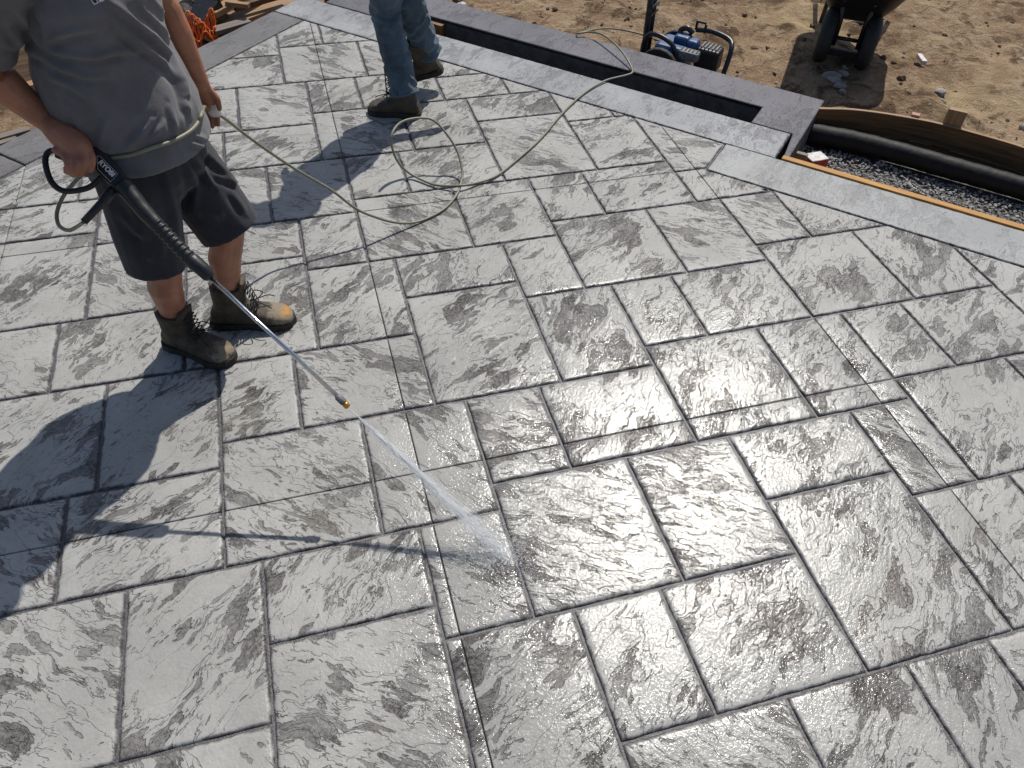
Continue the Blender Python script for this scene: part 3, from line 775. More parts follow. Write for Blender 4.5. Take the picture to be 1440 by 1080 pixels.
MB().tube([tb+sx*-.21+d*.38+up*.10, tb+sx*.21+d*.38+up*.10], .012, 8).build('leg_brace', M['black_metal'], be, smooth=True)

# ------------------------------------------------------------------ lumber and scraps left of the border
lg = 'scrap lumber beyond the left border'
def PL(x0, y0, x1, y1, w, th, mat, z=0.0, label='', tilt=(0, 0, 1), dz=0.0):
    a, b = G(x0, y0, GZ+z), G(x1, y1, GZ+z+dz)
    return plank('plank', a, b, w, th, mat, up=tilt, label=label, cat='plank', group=lg)
PL(292, 41, 408, -2, .19, .03, M['board_tan'], .05, 'broad tan plank lying along the outside of the upper left border')
PL(290, 55, 352, 36, .14, .025, M['board_tan'], .04, 'short tan plank nearest the border above the orange netting')
PL(300, 44, 350, 30, .09, .03, M['board_grey'], .10, 'narrow grey board lying on the tan planks')
PL(296, 20, 372, -22, .10, .04, M['board_tan'], .16, 'tan two-by-four lying across the top of the lumber pile')
PL(250, 22, 330, -15, .20, .03, M['board_brown'], .06, 'dark brown board behind the black crate')
PL(345, -6, 430, -30, .22, .03, M['board_grey'], .05, 'grey board at the far end of the lumber pile')
PL(310, 58, 345, 48, .05, .03, M['board_grey'], .12, 'thin grey batten lying on the short tan plank')
PL(262, 4, 345, -28, .16, .04, M['board_tan'], .10, 'tan plank behind the yellow tool handle')
PL(330, 12, 400, -8, .04, .04, M['board_brown'], .13, 'narrow dark batten on the broad tan plank')
PL(225, 40, 262, 18, .12, .04, M['board_grey'], .05, 'grey plank end beside the worker\'s left arm')
PL(33, 124, 74, 113, .07, .04, M['board_tan'], .10, 'upper of two tan boards seen between the arm and the shirt')
PL(40, 137, 80, 126, .08, .04, M['board_tan'], .06, 'lower of two tan boards seen between the arm and the shirt')
PL(5, 100, 95, 82, .34, .03, M['board_brown'], .16, 'wide dark brown sheet of wood behind the two tan boards', tilt=(-.2, -.7, .65))
PL(-60, 212, 42, 183, .05, .03, M['board_grey'], .20, 'weathered grey strip lying along the far left border edge')
PL(-60, 226, 24, 195, .04, .03, M['board_grey'], .19, 'second weathered strip just below the first at the far left edge')
PL(-40, 60, 30, 52, .12, .04, M['board_tan'], .08, 'tan board lying farther back left of the worker')
UPV = V(0, 0, 1)
PL(236, 12, 262, -4, .06, .03, M['board_grey'], .16, 'short grey offcut lying level with the worker\'s left upper arm')
PL(268, -6, 300, 4, .05, .03, M['board_tan'], .20, 'short tan offcut crossing the plank behind the yellow handle')
PL(296, 2, 322, -14, .07, .03, M['board_brown'], .20, 'short dark offcut on top of the heap above the black crate')
PL(318, 4, 350, 8, .04, .03, M['board_tan'], .19, 'thin tan stick lying across the two-by-four')
PL(246, 30, 258, 16, .05, .03, M['board_tan'], .12, 'small tan block just left of the orange netting')
# black bucket tipped over
c = G(287, 27, GZ+.12); ax_ = unit(V(.55, .75, .35)); e = empty('crate', c*V(1, 1, 0)+V(0, 0, GZ), 'black plastic crate tipped over beside the orange netting', 'crate')
q1 = unit(np.cross(ax_, UPV)); q2 = np.cross(q1, ax_)
MB().loft([[c-ax_*.11+q1*x*.065+q2*y*.055 for x, y in ((1, 1), (-1, 1), (-1, -1), (1, -1))], [c+ax_*.12+q1*x*.09+q2*y*.075 for x, y in ((1, 1), (-1, 1), (-1, -1), (1, -1))], [c+ax_*.13+q1*x*.10+q2*y*.085 for x, y in ((1, 1), (-1, 1), (-1, -1), (1, -1))]]).build('shell', M['black_plastic'], e, bevel=.02, seg=3)
MB().tube(spline([c+ax_*.12+np.cross(ax_, V(0, 0, 1))*.13, c+ax_*.22+V(0, 0, -.08), c+ax_*.12-np.cross(ax_, V(0, 0, 1))*.13], 8), .003, 6).build('bail', M['steel'], e)
# crumpled orange barrier netting
mbn = MB(); rs = np.random.RandomState(4); o0 = G(258, 62, GZ+.10); ex = (G(304, 47, GZ+.10)-o0)/10; ey = (G(256, 37, GZ+.16)-o0)/7
def net(u, v): 
    q = o0+ex*u+ey*v; return q+V(0, 0, .05*math.sin(u*1.1+v*.7)+.04*math.sin(v*1.9+u*.5))
for u in range(0, 11): mbn.tube([net(u, v*.5) for v in range(15)], .006, 5)
for v in range(0, 8): mbn.tube([net(u*.5, v) for u in range(21)], .006, 5)
tag(mbn.build('barrier_netting', M['orange'], smooth=True), 'crumpled orange plastic barrier netting beside the left border', 'netting')
a, b = G(252, 8, GZ+.12), G(270, 16, GZ+.12)
tag(MB().tube([a, b], .012, 8, rnd=True).build('tool_handle', M['yellow'], smooth=True), 'bright yellow tool handle lying on the lumber pile', 'tool')
# black tarp heap
bm = MB(); c = G(262, 30, GZ+.05)
tag(bm.ell(c, (.22, .16, .12)).ell(c+V(.15, .1, .03), (.16, .12, .1)).build('tarp', simple('black_tarp', (.012, .012, .014), .5, .4, 20, .9, 25, bdist=.04), smooth=True, sub=1), 'crumpled black tarp heap behind the tipped crate', 'tarp')

# ------------------------------------------------------------------ people
def skin_mat(name, col):
    t = NT(name); p = t.obj(); n = t.noise(p, 14, 5, .6); f = t.noise(p, 220, 3, .6)
    c = t.mix(t.ramp(n, .3, .7), tuple(x*.78 for x in col), tuple(x*1.12 for x in col))
    c = t.mix(t.ramp(t.noise(p, 60, 4, .7), .55, .75, 0, .35), c, (col[0]*.8, col[1]*.5, col[2]*.45))
    t.P(Base_Color=c, Roughness=.48, Normal=t.bump(f, .35, .0012)); t.b.inputs['Subsurface Weight'].default_value = .08
    t.b.inputs['Subsurface Radius'].default_value = (.01, .004, .002); return t.m
M['skin'] = skin_mat('tanned_skin', (.40, .172, .100))
def cloth_mat(name, col, stain=None, weave=900, var=.18, rough=.9, bumps=.35):
    t = NT(name); p = t.obj(); n = t.noise(p, 7, 5, .65); w = t.noise(p, weave, 2, .5); wr = t.noise(p, 28, 4, .6)
    c = t.mix(t.ramp(n, .3, .7), tuple(x*(1-var) for x in col), tuple(x*(1+var) for x in col))
    if stain: c = t.mix(t.ramp(t.noise(p, 11, 6, .7), .56, .72, 0, .75), c, stain)
    c = t.mix(t.math('MULTIPLY', w, .35), c, tuple(x*.6 for x in col))
    h = t.math('MULTIPLY_ADD', w, .12, wr)
    t.P(Base_Color=c, Roughness=rough, Normal=t.bump(h, bumps, .006)); t.b.inputs['Specular IOR Level'].default_value = .2
    t.b.inputs['Sheen Weight'].default_value = .15; return t.m
M['shirt'] = cloth_mat('grey_cotton', (.155, .152, .160))
M['shorts'] = cloth_mat('charcoal_work_cloth', (.036, .036, .044), (.09, .085, .085), 700)
M['jeans'] = cloth_mat('faded_denim', (.080, .118, .155), (.17, .205, .235), 800, .4)
M['shirt2'] = cloth_mat('navy_cotton', (.05, .055, .075))
def boot_mat():
    t = NT('dusty_boot_leather'); p = t.obj(); n = t.noise(p, 16, 6, .7); d = t.noise(p, 45, 5, .7)
    c = t.mix(t.ramp(n, .35, .65), (.040, .030, .020), (.075, .056, .036)); c = t.mix(t.ramp(d, .54, .72, 0, .6), c, (.12, .10, .075))
    w = t.n('Attribute', attribute_name='worn').outputs['Fac']; wn = t.math('ADD', w, t.math('MULTIPLY_ADD', t.noise(p, 40, 5, .7), .9, -.45))
    c = t.mix(t.ramp(wn, .30, .52, 0, .85), c, (.24, .19, .13)); c = t.mix(t.ramp(wn, .74, .92), c, (.42, .20, .03))
    t.P(Base_Color=c, Roughness=.72, Normal=t.bump(t.math('MULTIPLY_ADD', d, .5, n), .6, .006)); return t.m
M['boot'] = boot_mat()
M['sole'] = simple('black_boot_sole', (.022, .018, .014), .8, .5, 30, .4, 120)
M['lace'] = simple('black_lace', (.012, .012, .012), .8, .2, 60)
M['hair'] = simple('brown_hair', (.04, .025, .015), .6, .3, 90, .8, 260)
M['eye'] = simple('eye_white', (.7, .68, .65), .2, .05, 30)
M['iris'] = simple('dark_iris', (.03, .02, .015), .1, .05, 30)
M['tape'] = simple('white_finger_tape', (.78, .76, .76), .85, .08, 60, .4, 200)
M['cap'] = cloth_mat('dark_cap_cloth', (.03, .032, .036))
UP = V(0, 0, 1)

def boot(parent, heel, toe, shaft_dir, worn=.0, lift=0.0, pitch=0.0, top=.205, name='boot'):
    heel = np.array([heel[0], heel[1], 0.0]); toe = np.array([toe[0], toe[1], 0.0]); L = np.linalg.norm(toe-heel); f0 = unit(toe-heel)
    s = np.cross(UP, f0)
    fw = f0*math.cos(pitch)-UP*math.sin(pitch); u = np.cross(fw, s); o0 = heel+UP*lift
    P = lambda t, y, z: o0+fw*(t*L)+s*y+u*z
    prof = [(-.02, .020, .045), (.02, .032, .085), (.10, .040, .105), (.25, .043, .118), (.40, .044, .112), (.52, .047, .096), (.64, .051, .083), (.76, .053, .075), (.88, .050, .067), (.96, .040, .055), (1.01, .022, .040)]
    rings = []
    for t_, hw, hz in prof:
        r = []
        for a in np.linspace(0, 2*math.pi, 18, endpoint=False):
            ca, sa = math.cos(a), math.sin(a)
            y = 1.10*hw*np.sign(ca)*abs(ca)**.75; z = .012+(hz-.012)*(.5+.5*np.sign(sa)*abs(sa)**.75)
            r.append(P(t_, y, z))
        rings.append(r)
    sd_ = unit(shaft_dir); c0 = P(.235, 0, .05)
    mbb = MB().loft(rings)
    sh = [c0, c0+sd_*.06, c0+sd_*.11, c0+sd_*(top-.05)]
    mbb.tube(sh, [.056, .063, .067, .072], 16, flat=(s, .88))
    # padded collar and tongue
    tg = [P(.52, 0, .080), P(.44, 0, .102), c0+sd_*.10+fw*.044, c0+sd_*(top-.05)+fw*.052, c0+sd_*(top-.03)+fw*.060]
    mbb.tube(tg, [.030, .038, .044, .044, .038], 12, flat=(unit(fw+u*.5), .30))
    o = fuse(mbb, name, M['boot'], .0045, parent, 3, post=lambda co, no: co+no*(.0016*fbm(co, 60, 3))[:, None])
    co = np.empty(len(o.data.vertices)*3); o.data.vertices.foreach_get('co', co); co = co.reshape(-1, 3)
    tt = ((co-o0)@fw)/L; zz_ = (co-o0)@u
    at = o.data.attributes.new('worn', 'FLOAT', 'POINT'); at.data.foreach_set('value', (worn*np.clip((tt-.58)/.40, 0, 1)*np.clip(zz_/.06, 0, 1)).astype(np.float32))
    out = [(-.035, .0), (-.03, .026), (.03, .043), (.15, .048), (.30, .044), (.45, .043), (.62, .052), (.78, .058), (.92, .051), (1.0, .034), (1.045, .0)]
    poly = [(t_, y) for t_, y in out]+[(t_, -y) for t_, y in out[-2:0:-1]]
    so_ = MB().loft([[P(t_, y*1.04, .0) for t_, y in poly], [P(t_, y*1.10, .006) for t_, y in poly], [P(t_, y*1.10, .022) for t_, y in poly], [P(t_, y*1.07, .030) for t_, y in poly]]).build('sole', M['sole'])
    so_.parent = o
    lc = MB()
    for k in range(7):
        q = k/6; ctr = (1-q)*P(.60, 0, .092)+q*(c0+sd_*(top-.06)+fw*.071); a_ = .5*(fw+u)*0
        wv = .034-.006*q; nxt = (1-min(1, q+.14))*P(.60, 0, .092)+min(1, q+.14)*(c0+sd_*(top-.06)+fw*.071)
        nrm = unit(u+fw*.7)
        lc.tube(spline([ctr+s*wv-nrm*.004, ctr*.5+nxt*.5+nrm*.013, nxt-s*wv-nrm*.004], 5), .0023, 6)
        lc.tube(spline([ctr-s*wv-nrm*.004, ctr*.5+nxt*.5+nrm*.015, nxt+s*wv-nrm*.004], 5), .0023, 6)
    b0 = P(.56, 0, .108)+u*.01
    for sg in (-1, 1): lc.tube(spline([b0, b0+s*sg*.035+u*.02, b0+s*sg*.05+fw*.03, b0+s*sg*.02+fw*.02, b0], 6), .0022, 6); lc.tube(spline([b0, b0+s*sg*.03+fw*.05, b0+s*sg*.038+fw*.075-u*.012], 6), .0022, 6)
    l = lc.build('lace', M['lace'], smooth=True); l.parent = o
    return o
def finger(mb, pts, r0=.0098, r1=.0078):
    p = spline(pts, 4); n = len(p); mb.tube(p, [r0+(r1-r0)*i/(n-1) for i in range(n)], 10, rnd=True)
def head(mb, c, f, parent, cap=True):
    """c: centre of the skull; f: where it looks"""
    f = unit(f); r = unit(np.cross(f, UP)); u = np.cross(r, f)
    ax_ = (r, f, u)
    mb.ell(c, (.076, .095, .115), ax_, 18, 12)
    mb.ell(c+f*.012-u*.055, (.060, .075, .075), ax_)            # jaw
    mb.tube([c+f*.085+u*.02, c+f*.112-u*.022], [.010, .016], 10, rnd=True)   # nose
    mb.ell(c+f*.082-u*.062, (.024, .012, .007), ax_)            # lips
    mb.ell(c+f*.066-u*.098, (.026, .022, .016), ax_)            # chin
    for sg in (-1, 1):
        mb.ell(c+r*sg*.078-f*.008-u*.005, (.010, .022, .034), ax_)          # ears
        mb.tube([c+f*.084+r*sg*.014+u*.035, c+f*.074+r*sg*.05+u*.033], .008, 8, rnd=True)   # brow
        e = MB().ell(c+f*.080+r*sg*.032+u*.012, (.013, .010, .010), ax_).build('eye', M['eye'], parent, smooth=True)
        i_ = MB().ell(c+f*.0885+r*sg*.032+u*.012, (.0055, .0025, .0055), ax_).build('iris', M['iris'], smooth=True); i_.parent = e
    h = MB().ell(c-f*.012+u*.018, (.083, .098, .112), ax_, 18, 12)
    o = fuse(h, 'hair', M['hair'], .008, parent, 2, post=lambda co, no: co-np.outer(np.clip(((co-c)@f)-.045-.35*np.clip((co-c)@u-.03, 0, 1), 0, 1), f)*.9-np.outer(np.clip(-.05-((co-c)@u), 0, 1)*-1, u)*.8)
    if cap:
        k = MB().ell(c-f*.006+u*.045, (.089, .104, .085), ax_, 20, 10)
        br = [c+f*.075+r*x+u*(.055-.25*x*x/.08*.08)+f*(.085-x*x*6) for x in np.linspace(-.07, .07, 9)]
        k.slab([c+f*.07+r*x+u*.052 for x in np.linspace(.075, -.075, 9)]+br, u, .006)
        k.build('cap', M['cap'], parent, smooth=False)

# ---- worker holding the pressure gun (nearest)
F1 = unit(V(.97, -.25, 0)); R1 = V(F1[1], -F1[0], 0); C1 = V(-.485, 2.505, 0)
P1 = empty('person', V(-.42, 2.50, 0), 'worker in grey T-shirt and dark shorts aiming a pressure washer gun down', 'person', None)
def T1(f, r, z, c=C1): return c+F1*f+R1*r+UP*z
heelR, toeR = G(238, 481), G(327, 510); heelL, toeL = G(302, 455), G(413, 452)
ankR = heelR+unit(toeR-heelR)*.068+UP*.09; ankL = heelL+unit(toeL-heelL)*.07+UP*.09
kneeR = G(226, 352, .50); kneeL = G(321, 308, .50); hipR = T1(.0, .10, .90); hipL = T1(.0, -.10, .90)
shR, shL = V(-.635, 2.325, 1.435), T1(-.01, -.205, 1.435)
elR, wrR = G(-28, 92, 1.185), G(66, 170, 1.02)
elL, wrL = V(-.325, 2.735, 1.165), G(283, 117, .925)
b = MB()
for hip, kn, an in ((hipR, kneeR, ankR), (hipL, kneeL, ankL)):
    calf = an*.42+kn*.58-F1*.012
    b.tube([hip+UP*.02, hip*.5+kn*.5, kn+UP*.05, kn, kn*.8+an*.2, calf, an*.75+kn*.25, an, an-UP*.05], [.105, .088, .066, .060, .057, .061, .047, .041, .045], 16)
tors = [(.84, .17, .13, 0), (.92, .19, .16, .01), (1.02, .19, .16, .01), (1.14, .18, .145, 0), (1.26, .185, .14, 0), (1.38, .18, .12, -.01), (1.45, .12, .08, -.01), (1.50, .062, .062, 0), (1.60, .058, .06, .012)]
def ell_ring(c, a, bb, ra, fa, n=24): return [c+ra*a*math.cos(t)+fa*bb*math.sin(t) for t in np.linspace(0, 2*math.pi, n, endpoint=False)]
b.loft([ell_ring(T1(fo, 0, z), a, bb, R1, F1) for z, a, bb, fo in tors])
for sh_, el, wr in ((shR, elR, wrR), (shL, elL, wrL)):
    k_ = 1.0 if sh_ is shR else .80
    b.tube([sh_, sh_*.55+el*.45, el, el*.72+wr*.28, el*.35+wr*.65, wr], [.062*k_, .058*k_, .054*k_, .055*k_, .043*k_, .034*k_], 14, rnd=True)
# right hand closed on the rear grip of the gun
hz = .985
pal = [wrR, G(84, 186, 1.008), G(101, 200, .995), G(110, 210, .988)]
b.tube(pal, [.031, .040, .044, .040], 12, rnd=True)
for kx, ky, px1, py1, px2, py2, r_ in ((119, 203, 129, 221, 127, 238, .0130), (110, 213, 118, 230, 114, 243, .0132), (100, 219, 107, 235, 103, 245, .0126), (90, 219, 96, 233, 94, 241, .0112)):
    k_ = G(kx, ky, .985); m_ = G(px1, py1, .975); e_ = G(px2, py2, .945)
    finger(b, [G(kx-12, ky-8, .992), k_, m_, e_, e_+V(-.004, .03, -.004)], r_, r_*.85)
finger(b, [G(92, 190, 1.01), G(108, 186, .985), G(121, 199, .95), G(126, 210, .925)], .014, .010)
# left hand hanging beside the hip, hose across the fingers
dl = unit(G(291, 150, .83)-wrL)
b.tube([wrL, wrL+dl*.045, wrL+dl*.085], [.028, .035, .033], 12, rnd=True, flat=(R1, .62))
kn = wrL+dl*.085
fx = unit(F1-dl*np.dot(F1, dl))
for i, (q, ln, cu_) in enumerate(((.030, .080, .20), (.010, .088, .25), (-.011, .082, .30), (-.030, .066, .35))):
    a_ = kn+fx*q; cur = -R1*(-1)
    finger(b, [a_-dl*.03, a_, a_+dl*ln*.45-R1*.004, a_+dl*ln*.8+R1*ln*cu_*.5, a_+dl*ln+R1*ln*cu_], .0098, .0078)
finger(b, [wrL+dl*.02+fx*.02, wrL+dl*.05+fx*.045+R1*.012, wrL+dl*.085+fx*.050+R1*.026], .0125, .0095)
hc = T1(.05, 0, 1.70)
head(b, hc, F1*.8+V(.1, -.3, -.55), P1, True)
body1 = fuse(b, 'body', M['skin'], .0046, P1, 3)
# white tape round the left index and middle fingers
tp = MB().tube([kn+fx*.020-dl*.008, kn+fx*.020+dl*.022, kn+fx*.020+dl*.046-R1*.003], [.0155, .0150, .0138], 14, flat=(fx, 1.6)); tp.build('finger_tape', M['tape'], P1, smooth=True)

# shirt with the folds it shows
sr = [(.868, .230, .212, -.006), (.885, .230, .212, -.006), (.92, .221, .204, -.004), (.95, .216, .200, -.004), (.99, .222, .202, -.006), (1.06, .224, .192, -.020), (1.14, .218, .174, -.028), (1.24, .214, .164, -.010), (1.34, .216, .164, .014), (1.42, .198, .140, .01), (1.475, .135, .10, -.01), (1.505, .082, .078, 0)]
s_ = MB().loft([ell_ring(T1(fo, 0, z), a+.014, bb+.012, R1, F1, 32) for z, a, bb, fo in sr])
for sh_, el, ln in ((shR, elR, .82), (shL, elL, .80)):
    e_ = sh_*(1-ln)+el*ln
    s_.tube([sh_+(C1+UP*1.43-sh_)*.3, sh_, sh_*.6+e_*.4, e_], [.082, .079, .077, .080], 16)
FOLD = [([(150, 0), (175, 18), (213, 49), (240, 76), (258, 115), (264, 150)], 5.5, .010), ([(161, 38), (186, 58), (213, 74), (233, 90), (250, 112), (260, 133)], 5, .010), ([(200, 12), (228, 40), (249, 70), (262, 100)], 4.5, .007), ([(216, 0), (240, 30), (254, 58)], 4, .006),
        ([(60, 67), (87, 76), (132, 80), (168, 72), (195, 74)], 5.5, .008), ([(60, 81), (87, 97), (123, 108), (155, 108)], 5, .007), ([(71, 108), (105, 123), (128, 141)], 5, .006), ([(66, 60), (80, 52), (110, 42), (140, 40)], 6, .007),
        ([(240, 150), (247, 186)], 4.5, .006), ([(213, 170), (190, 196), (176, 208)], 5, .006), ([(230, 172), (212, 196)], 4, .005), ([(258, 140), (266, 165)], 4, .005), ([(150, 165), (140, 200)], 6, .004), ([(100, 150), (118, 190)], 6, .005),
        ([(20, 10), (40, 40), (58, 64)], 5, .006), ([(5, 30), (25, 58), (50, 78)], 5, .006), ([(45, 5), (62, 35), (64, 60)], 5, .006),
        ([(0, 60), (30, 70), (60, 80)], 5, .004), ([(110, 218), (150, 214), (200, 208)], 5, .005), ([(270, 190), (290, 196)], 3.5, .005), ([(262, 200), (288, 207)], 3.5, .005)]
def project(co):
    q = co-np.array([0, 0, CAM_H]); z = q@CF
    return np.c_[(q@CR)/z*FPX+720, (q@CD)/z*FPX+540]
def folds(lines, base=.003, sc=16):
    def post(co, no):
        px = project(co); facing = np.clip(-((co-np.array([0, 0, CAM_H]))*no).sum(1)/np.linalg.norm(co-np.array([0, 0, CAM_H]), axis=1)*3+.3, 0, 1)
        d = np.zeros(len(co))
        for pts, w, amp in lines:
            P = np.array(pts, float); best = np.full(len(co), 1e9); tt = np.zeros(len(co)); L = len(P)-1
            sg = np.zeros(len(co))
            for i in range(L):
                a, bq = P[i], P[i+1]; v = bq-a; t_ = np.clip(((px-a)@v)/(v@v), 0, 1); e = px-a-t_[:, None]*v
                dd = np.linalg.norm(e, axis=1); m_ = dd < best
                best = np.where(m_, dd, best); tt = np.where(m_, (i+t_)/L, tt); sg = np.where(m_, np.sign(v[0]*e[:, 1]-v[1]*e[:, 0]), sg)
            env = np.sin(np.clip(tt, .03, .97)*math.pi)**.5
            x = best*sg/w
            d += 1.6*amp*env*facing*(np.exp(-x*x)-.75*np.exp(-(x-1.5)**2/1.0))
        d += base*fbm(co*np.array([1, 1, .6]), sc, 3)
        return co+no*d[:, None]
    return post
shirt = fuse(s_, 'shirt', M['shirt'], .0062, P1, 5, post=folds(FOLD))
# the lower edge of lettering on the chest: white print with a dark outline, laid on the cloth
bpy.context.view_layer.update()
def on_shirt(x, y, off):
    o_ = Vector((0, 0, CAM_H)); dvec = Vector(tuple(G(x, y, 0)))-o_; dvec.normalize()
    hit, loc, nor, _ = shirt.ray_cast(shirt.matrix_world.inverted() @ o_, dvec)
    return np.array(loc)+np.array(nor)*off if hit else None
try:
    for nm, mt, off, shp in (('chest_print_outline', 'tape', .0012, [[(122, -8), (132, 7), (139, 4), (129, -9)], [(134, -9), (140, 3.5), (147, 1), (141, -9)]]), ('chest_print', 'black_plastic', .0022, [[(124.5, -7), (132.5, 5), (136.5, 3.2), (129, -8)], [(136, -8), (141, 2), (144.5, .4), (140, -8.5)]])):
        mbp = MB()
        for quad in shp:
            qv = [on_shirt(x, y, off) for x, y in quad]
            if all(v is not None for v in qv): mbp.add(qv, [(0, 1, 2, 3)])
        if mbp.v: mbp.build(nm, M[mt], P1)
except Exception as ex: print('print skipped', ex)
# shorts
sm_ = MB().loft([ell_ring(T1(.005, 0, z), a, bb, R1, F1, 28) for z, a, bb in ((.93, .195, .185), (.86, .208, .19), (.80, .215, .18), (.74, .205, .155), (.69, .17, .11))])
hemR, hemL = G(221, 374, .475), G(324, 322, .47)
sm_.tube([hipR-UP*.02, hipR*.55+hemR*.45, hemR*.85+hipR*.15, hemR], [.124, .118, .106, .104], 18); sm_.tube([hipL-UP*.02, hipL*.55+hemL*.45, hemL*.85+hipL*.15, hemL], [.124, .120, .112, .114], 18)
SF = [([(262, 215), (285, 240), (300, 262)], 4.5, .008), ([(280, 205), (305, 232), (330, 255)], 4.5, .008), ([(300, 245), (318, 252), (335, 262)], 4, .007), ([(262, 230), (275, 262), (272, 300)], 6, .008), ([(160, 250), (190, 300), (215, 360)], 8, .006), ([(170, 300), (190, 325), (205, 330)], 6, .006), ([(230, 240), (245, 300), (250, 340)], 7, .006), ([(325, 270), (345, 300)], 5, .005)]
fuse(sm_, 'shorts', M['shorts'], .007, P1, 4, post=folds(SF, .005, 11))
boot(P1, heelR, toeR, (kneeR-ankR)*V(.6, .6, 1), worn=.62)
boot(P1, heelL, toeL, (kneeL-ankL)*V(.6, .6, 1), worn=1.0)

# ---- worker walking away behind (only the legs stand in the picture)
F2 = unit(V(-.92, .38, 0)); R2 = V(F2[1], -F2[0], 0); C2 = V(.66, 4.27, 0)
P2e = empty('person', V(.62, 4.2, 0), 'worker in faded blue jeans walking across the far end of the patio', 'person', None)
def T2(f, r, z): return C2+F2*f+R2*r+UP*z
hl, tl = G(590, 163), G(520, 157)
an2L = hl+unit(tl-hl)*.07+UP*.09; kn2L = G(541, 14, .52); hp2L = T2(0, -.09, .92)
hr = G(622, 108, .075)*V(1, 1, 0); tr = hr+unit(V(-.93, .30, 0))*.285
an2R = hr+unit(tr-hr)*.07+UP*.19; kn2R = G(570, 2, .54)+V(.02, 0, 0); hp2R = T2(0, .09, .92)
b = MB()
for hip, knp, an in ((hp2R, kn2R, an2R), (hp2L, kn2L, an2L)):
    b.tube([hip, hip*.5+knp*.5, knp, knp*.5+an*.5, an, an-UP*.05], [.095, .08, .058, .055, .042, .042], 14)
b.loft([ell_ring(T2(.02+fo, 0, z), a, bb, R2, F2, 20) for z, a, bb, fo in ((.84, .16, .12, 0), (1.0, .15, .11, 0), (1.2, .17, .12, .02), (1.38, .18, .11, .03), (1.46, .11, .08, .03), (1.51, .058, .058, .04), (1.60, .056, .056, .06))])
sL, sR = T2(.04, -.20, 1.42), T2(.02, .20, 1.42)
eR, w_R = V(1.0, 4.52, 1.14), V(1.09, 4.43, .93); eL, w_L = T2(.02, -.29, 1.16), T2(.20, -.26, .98)
for sh_, el, wr in ((sR, eR, w_R), (sL, eL, w_L)):
    b.tube([sh_, sh_*.5+el*.5, el, el*.4+wr*.6, wr], [.056, .048, .042, .036, .028], 12, rnd=True)
    dv = unit(wr-el); b.tube([wr, wr+dv*.05, wr+dv*.085], [.028, .034, .031], 10, rnd=True)
    sdv = unit(np.cross(dv, UP))
    for q, ln in ((.028, .07), (.009, .08), (-.01, .075), (-.028, .058)):
        finger(b, [wr+dv*.06+sdv*q, wr+dv*.09+sdv*q, wr+dv*(.09+ln*.5)+sdv*q-UP*.006, wr+dv*(.09+ln)+sdv*q-UP*.02], .0095, .0078)
    finger(b, [wr+dv*.02+sdv*.02, wr+dv*.05+sdv*.045, wr+dv*.085+sdv*.055], .012, .0095)
head(b, T2(.10, 0, 1.70), F2-UP*.3, P2e, True)
fuse(b, 'body', M['skin'], .006, P2e, 3)
s2 = MB().loft([ell_ring(T2(.02+fo, 0, z), a, bb, R2, F2, 24) for z, a, bb, fo in ((.88, .185, .15, 0), (1.0, .178, .145, 0), (1.15, .185, .145, .01), (1.3, .195, .14, .03), (1.41, .18, .115, .03), (1.48, .09, .085, .03))])
for sh_, el in ((sR, eR), (sL, eL)): s2.tube([sh_*.75+T2(0, 0, 1.42)*.25, sh_, sh_*.35+el*.65], [.076, .074, .074], 14)
fuse(s2, 'shirt', M['shirt2'], .009, P2e, 4, post=lambda co, no: co+no*(.006*fbm(co, 12, 3))[:, None])
j = MB().loft([ell_ring(T2(0, 0, z), a, bb, R2, F2, 22) for z, a, bb in ((1.0, .165, .13), (.9, .178, .14), (.82, .175, .125))])
for hip, knp, an, cuff in ((hp2R, kn2R, an2R, .035), (hp2L, kn2L, an2L, .03)):
    e_ = an+(knp-an)*(cuff/.45)
    j.tube([hip, hip*.5+knp*.5, knp, knp*.6+e_*.4, knp*.2+e_*.8, e_], [.110, .098, .080, .078, .076, .080], 18)
def jeans_wr(co, no):
    z = co[:, 2]; d = .0065*np.sin(z*90+7*vnoise(co, 9)+3*vnoise(co, 22))*np.clip(1.1-z*1.2, .15, 1)+.010*fbm(co*np.array([1, 1, 1.6]), 13, 3)
    return co+no*d[:, None]
fuse(j, 'jeans', M['jeans'], .006, P2e, 3, post=jeans_wr)
for an, knp in ((an2L, kn2L),):
    e_ = an+(knp-an)*(.032/.45); t_ = unit(knp-an)
    MB().tube([e_-t_*.004, e_+t_*.012], .0825, 20).build('cuff', M['jeans'], P2e, smooth=True)
boot(P2e, hl, tl, (kn2L-an2L), worn=0.0, top=.25)
boot(P2e, hr, tr, (kn2R-an2R), worn=0.0, lift=.105, pitch=.32, top=.25)

# ------------------------------------------------------------------ pressure gun and lance
NZ = V(.006, 1.671, .365); GA = G(131, 213, .955)
ga = unit(NZ-GA); GL = np.linalg.norm(NZ-GA)
mid_ = (GA*.8+NZ*.2); vw = unit(V(0, 0, CAM_H)-mid_); gn = unit(vw-ga*np.dot(vw, ga)); gb = np.cross(gn, ga)   # gn out of the flat side
def GP(x, y, off=0.0):
    """point on the gun's flat middle plane seen at photo position, moved off along its thickness"""
    d_ = CR*((x-720)/FPX)+CD*((y-540)/FPX)+CF; o_ = V(0, 0, CAM_H)
    t_ = ((GA-o_)@gn)/(d_@gn); return o_+d_*t_+gn*off
ge = empty('pressure_gun', NZ*V(1, 1, 0)+V(0, 0, .36), 'black pressure washer gun with a long steel lance in the worker\'s right hand', 'pressure gun')
body_px = [(126, 203), (134, 203), (152, 217), (173, 241), (180, 252), (183, 262), (176, 272), (166, 270), (152, 258), (139, 246), (133, 236), (128, 222)]
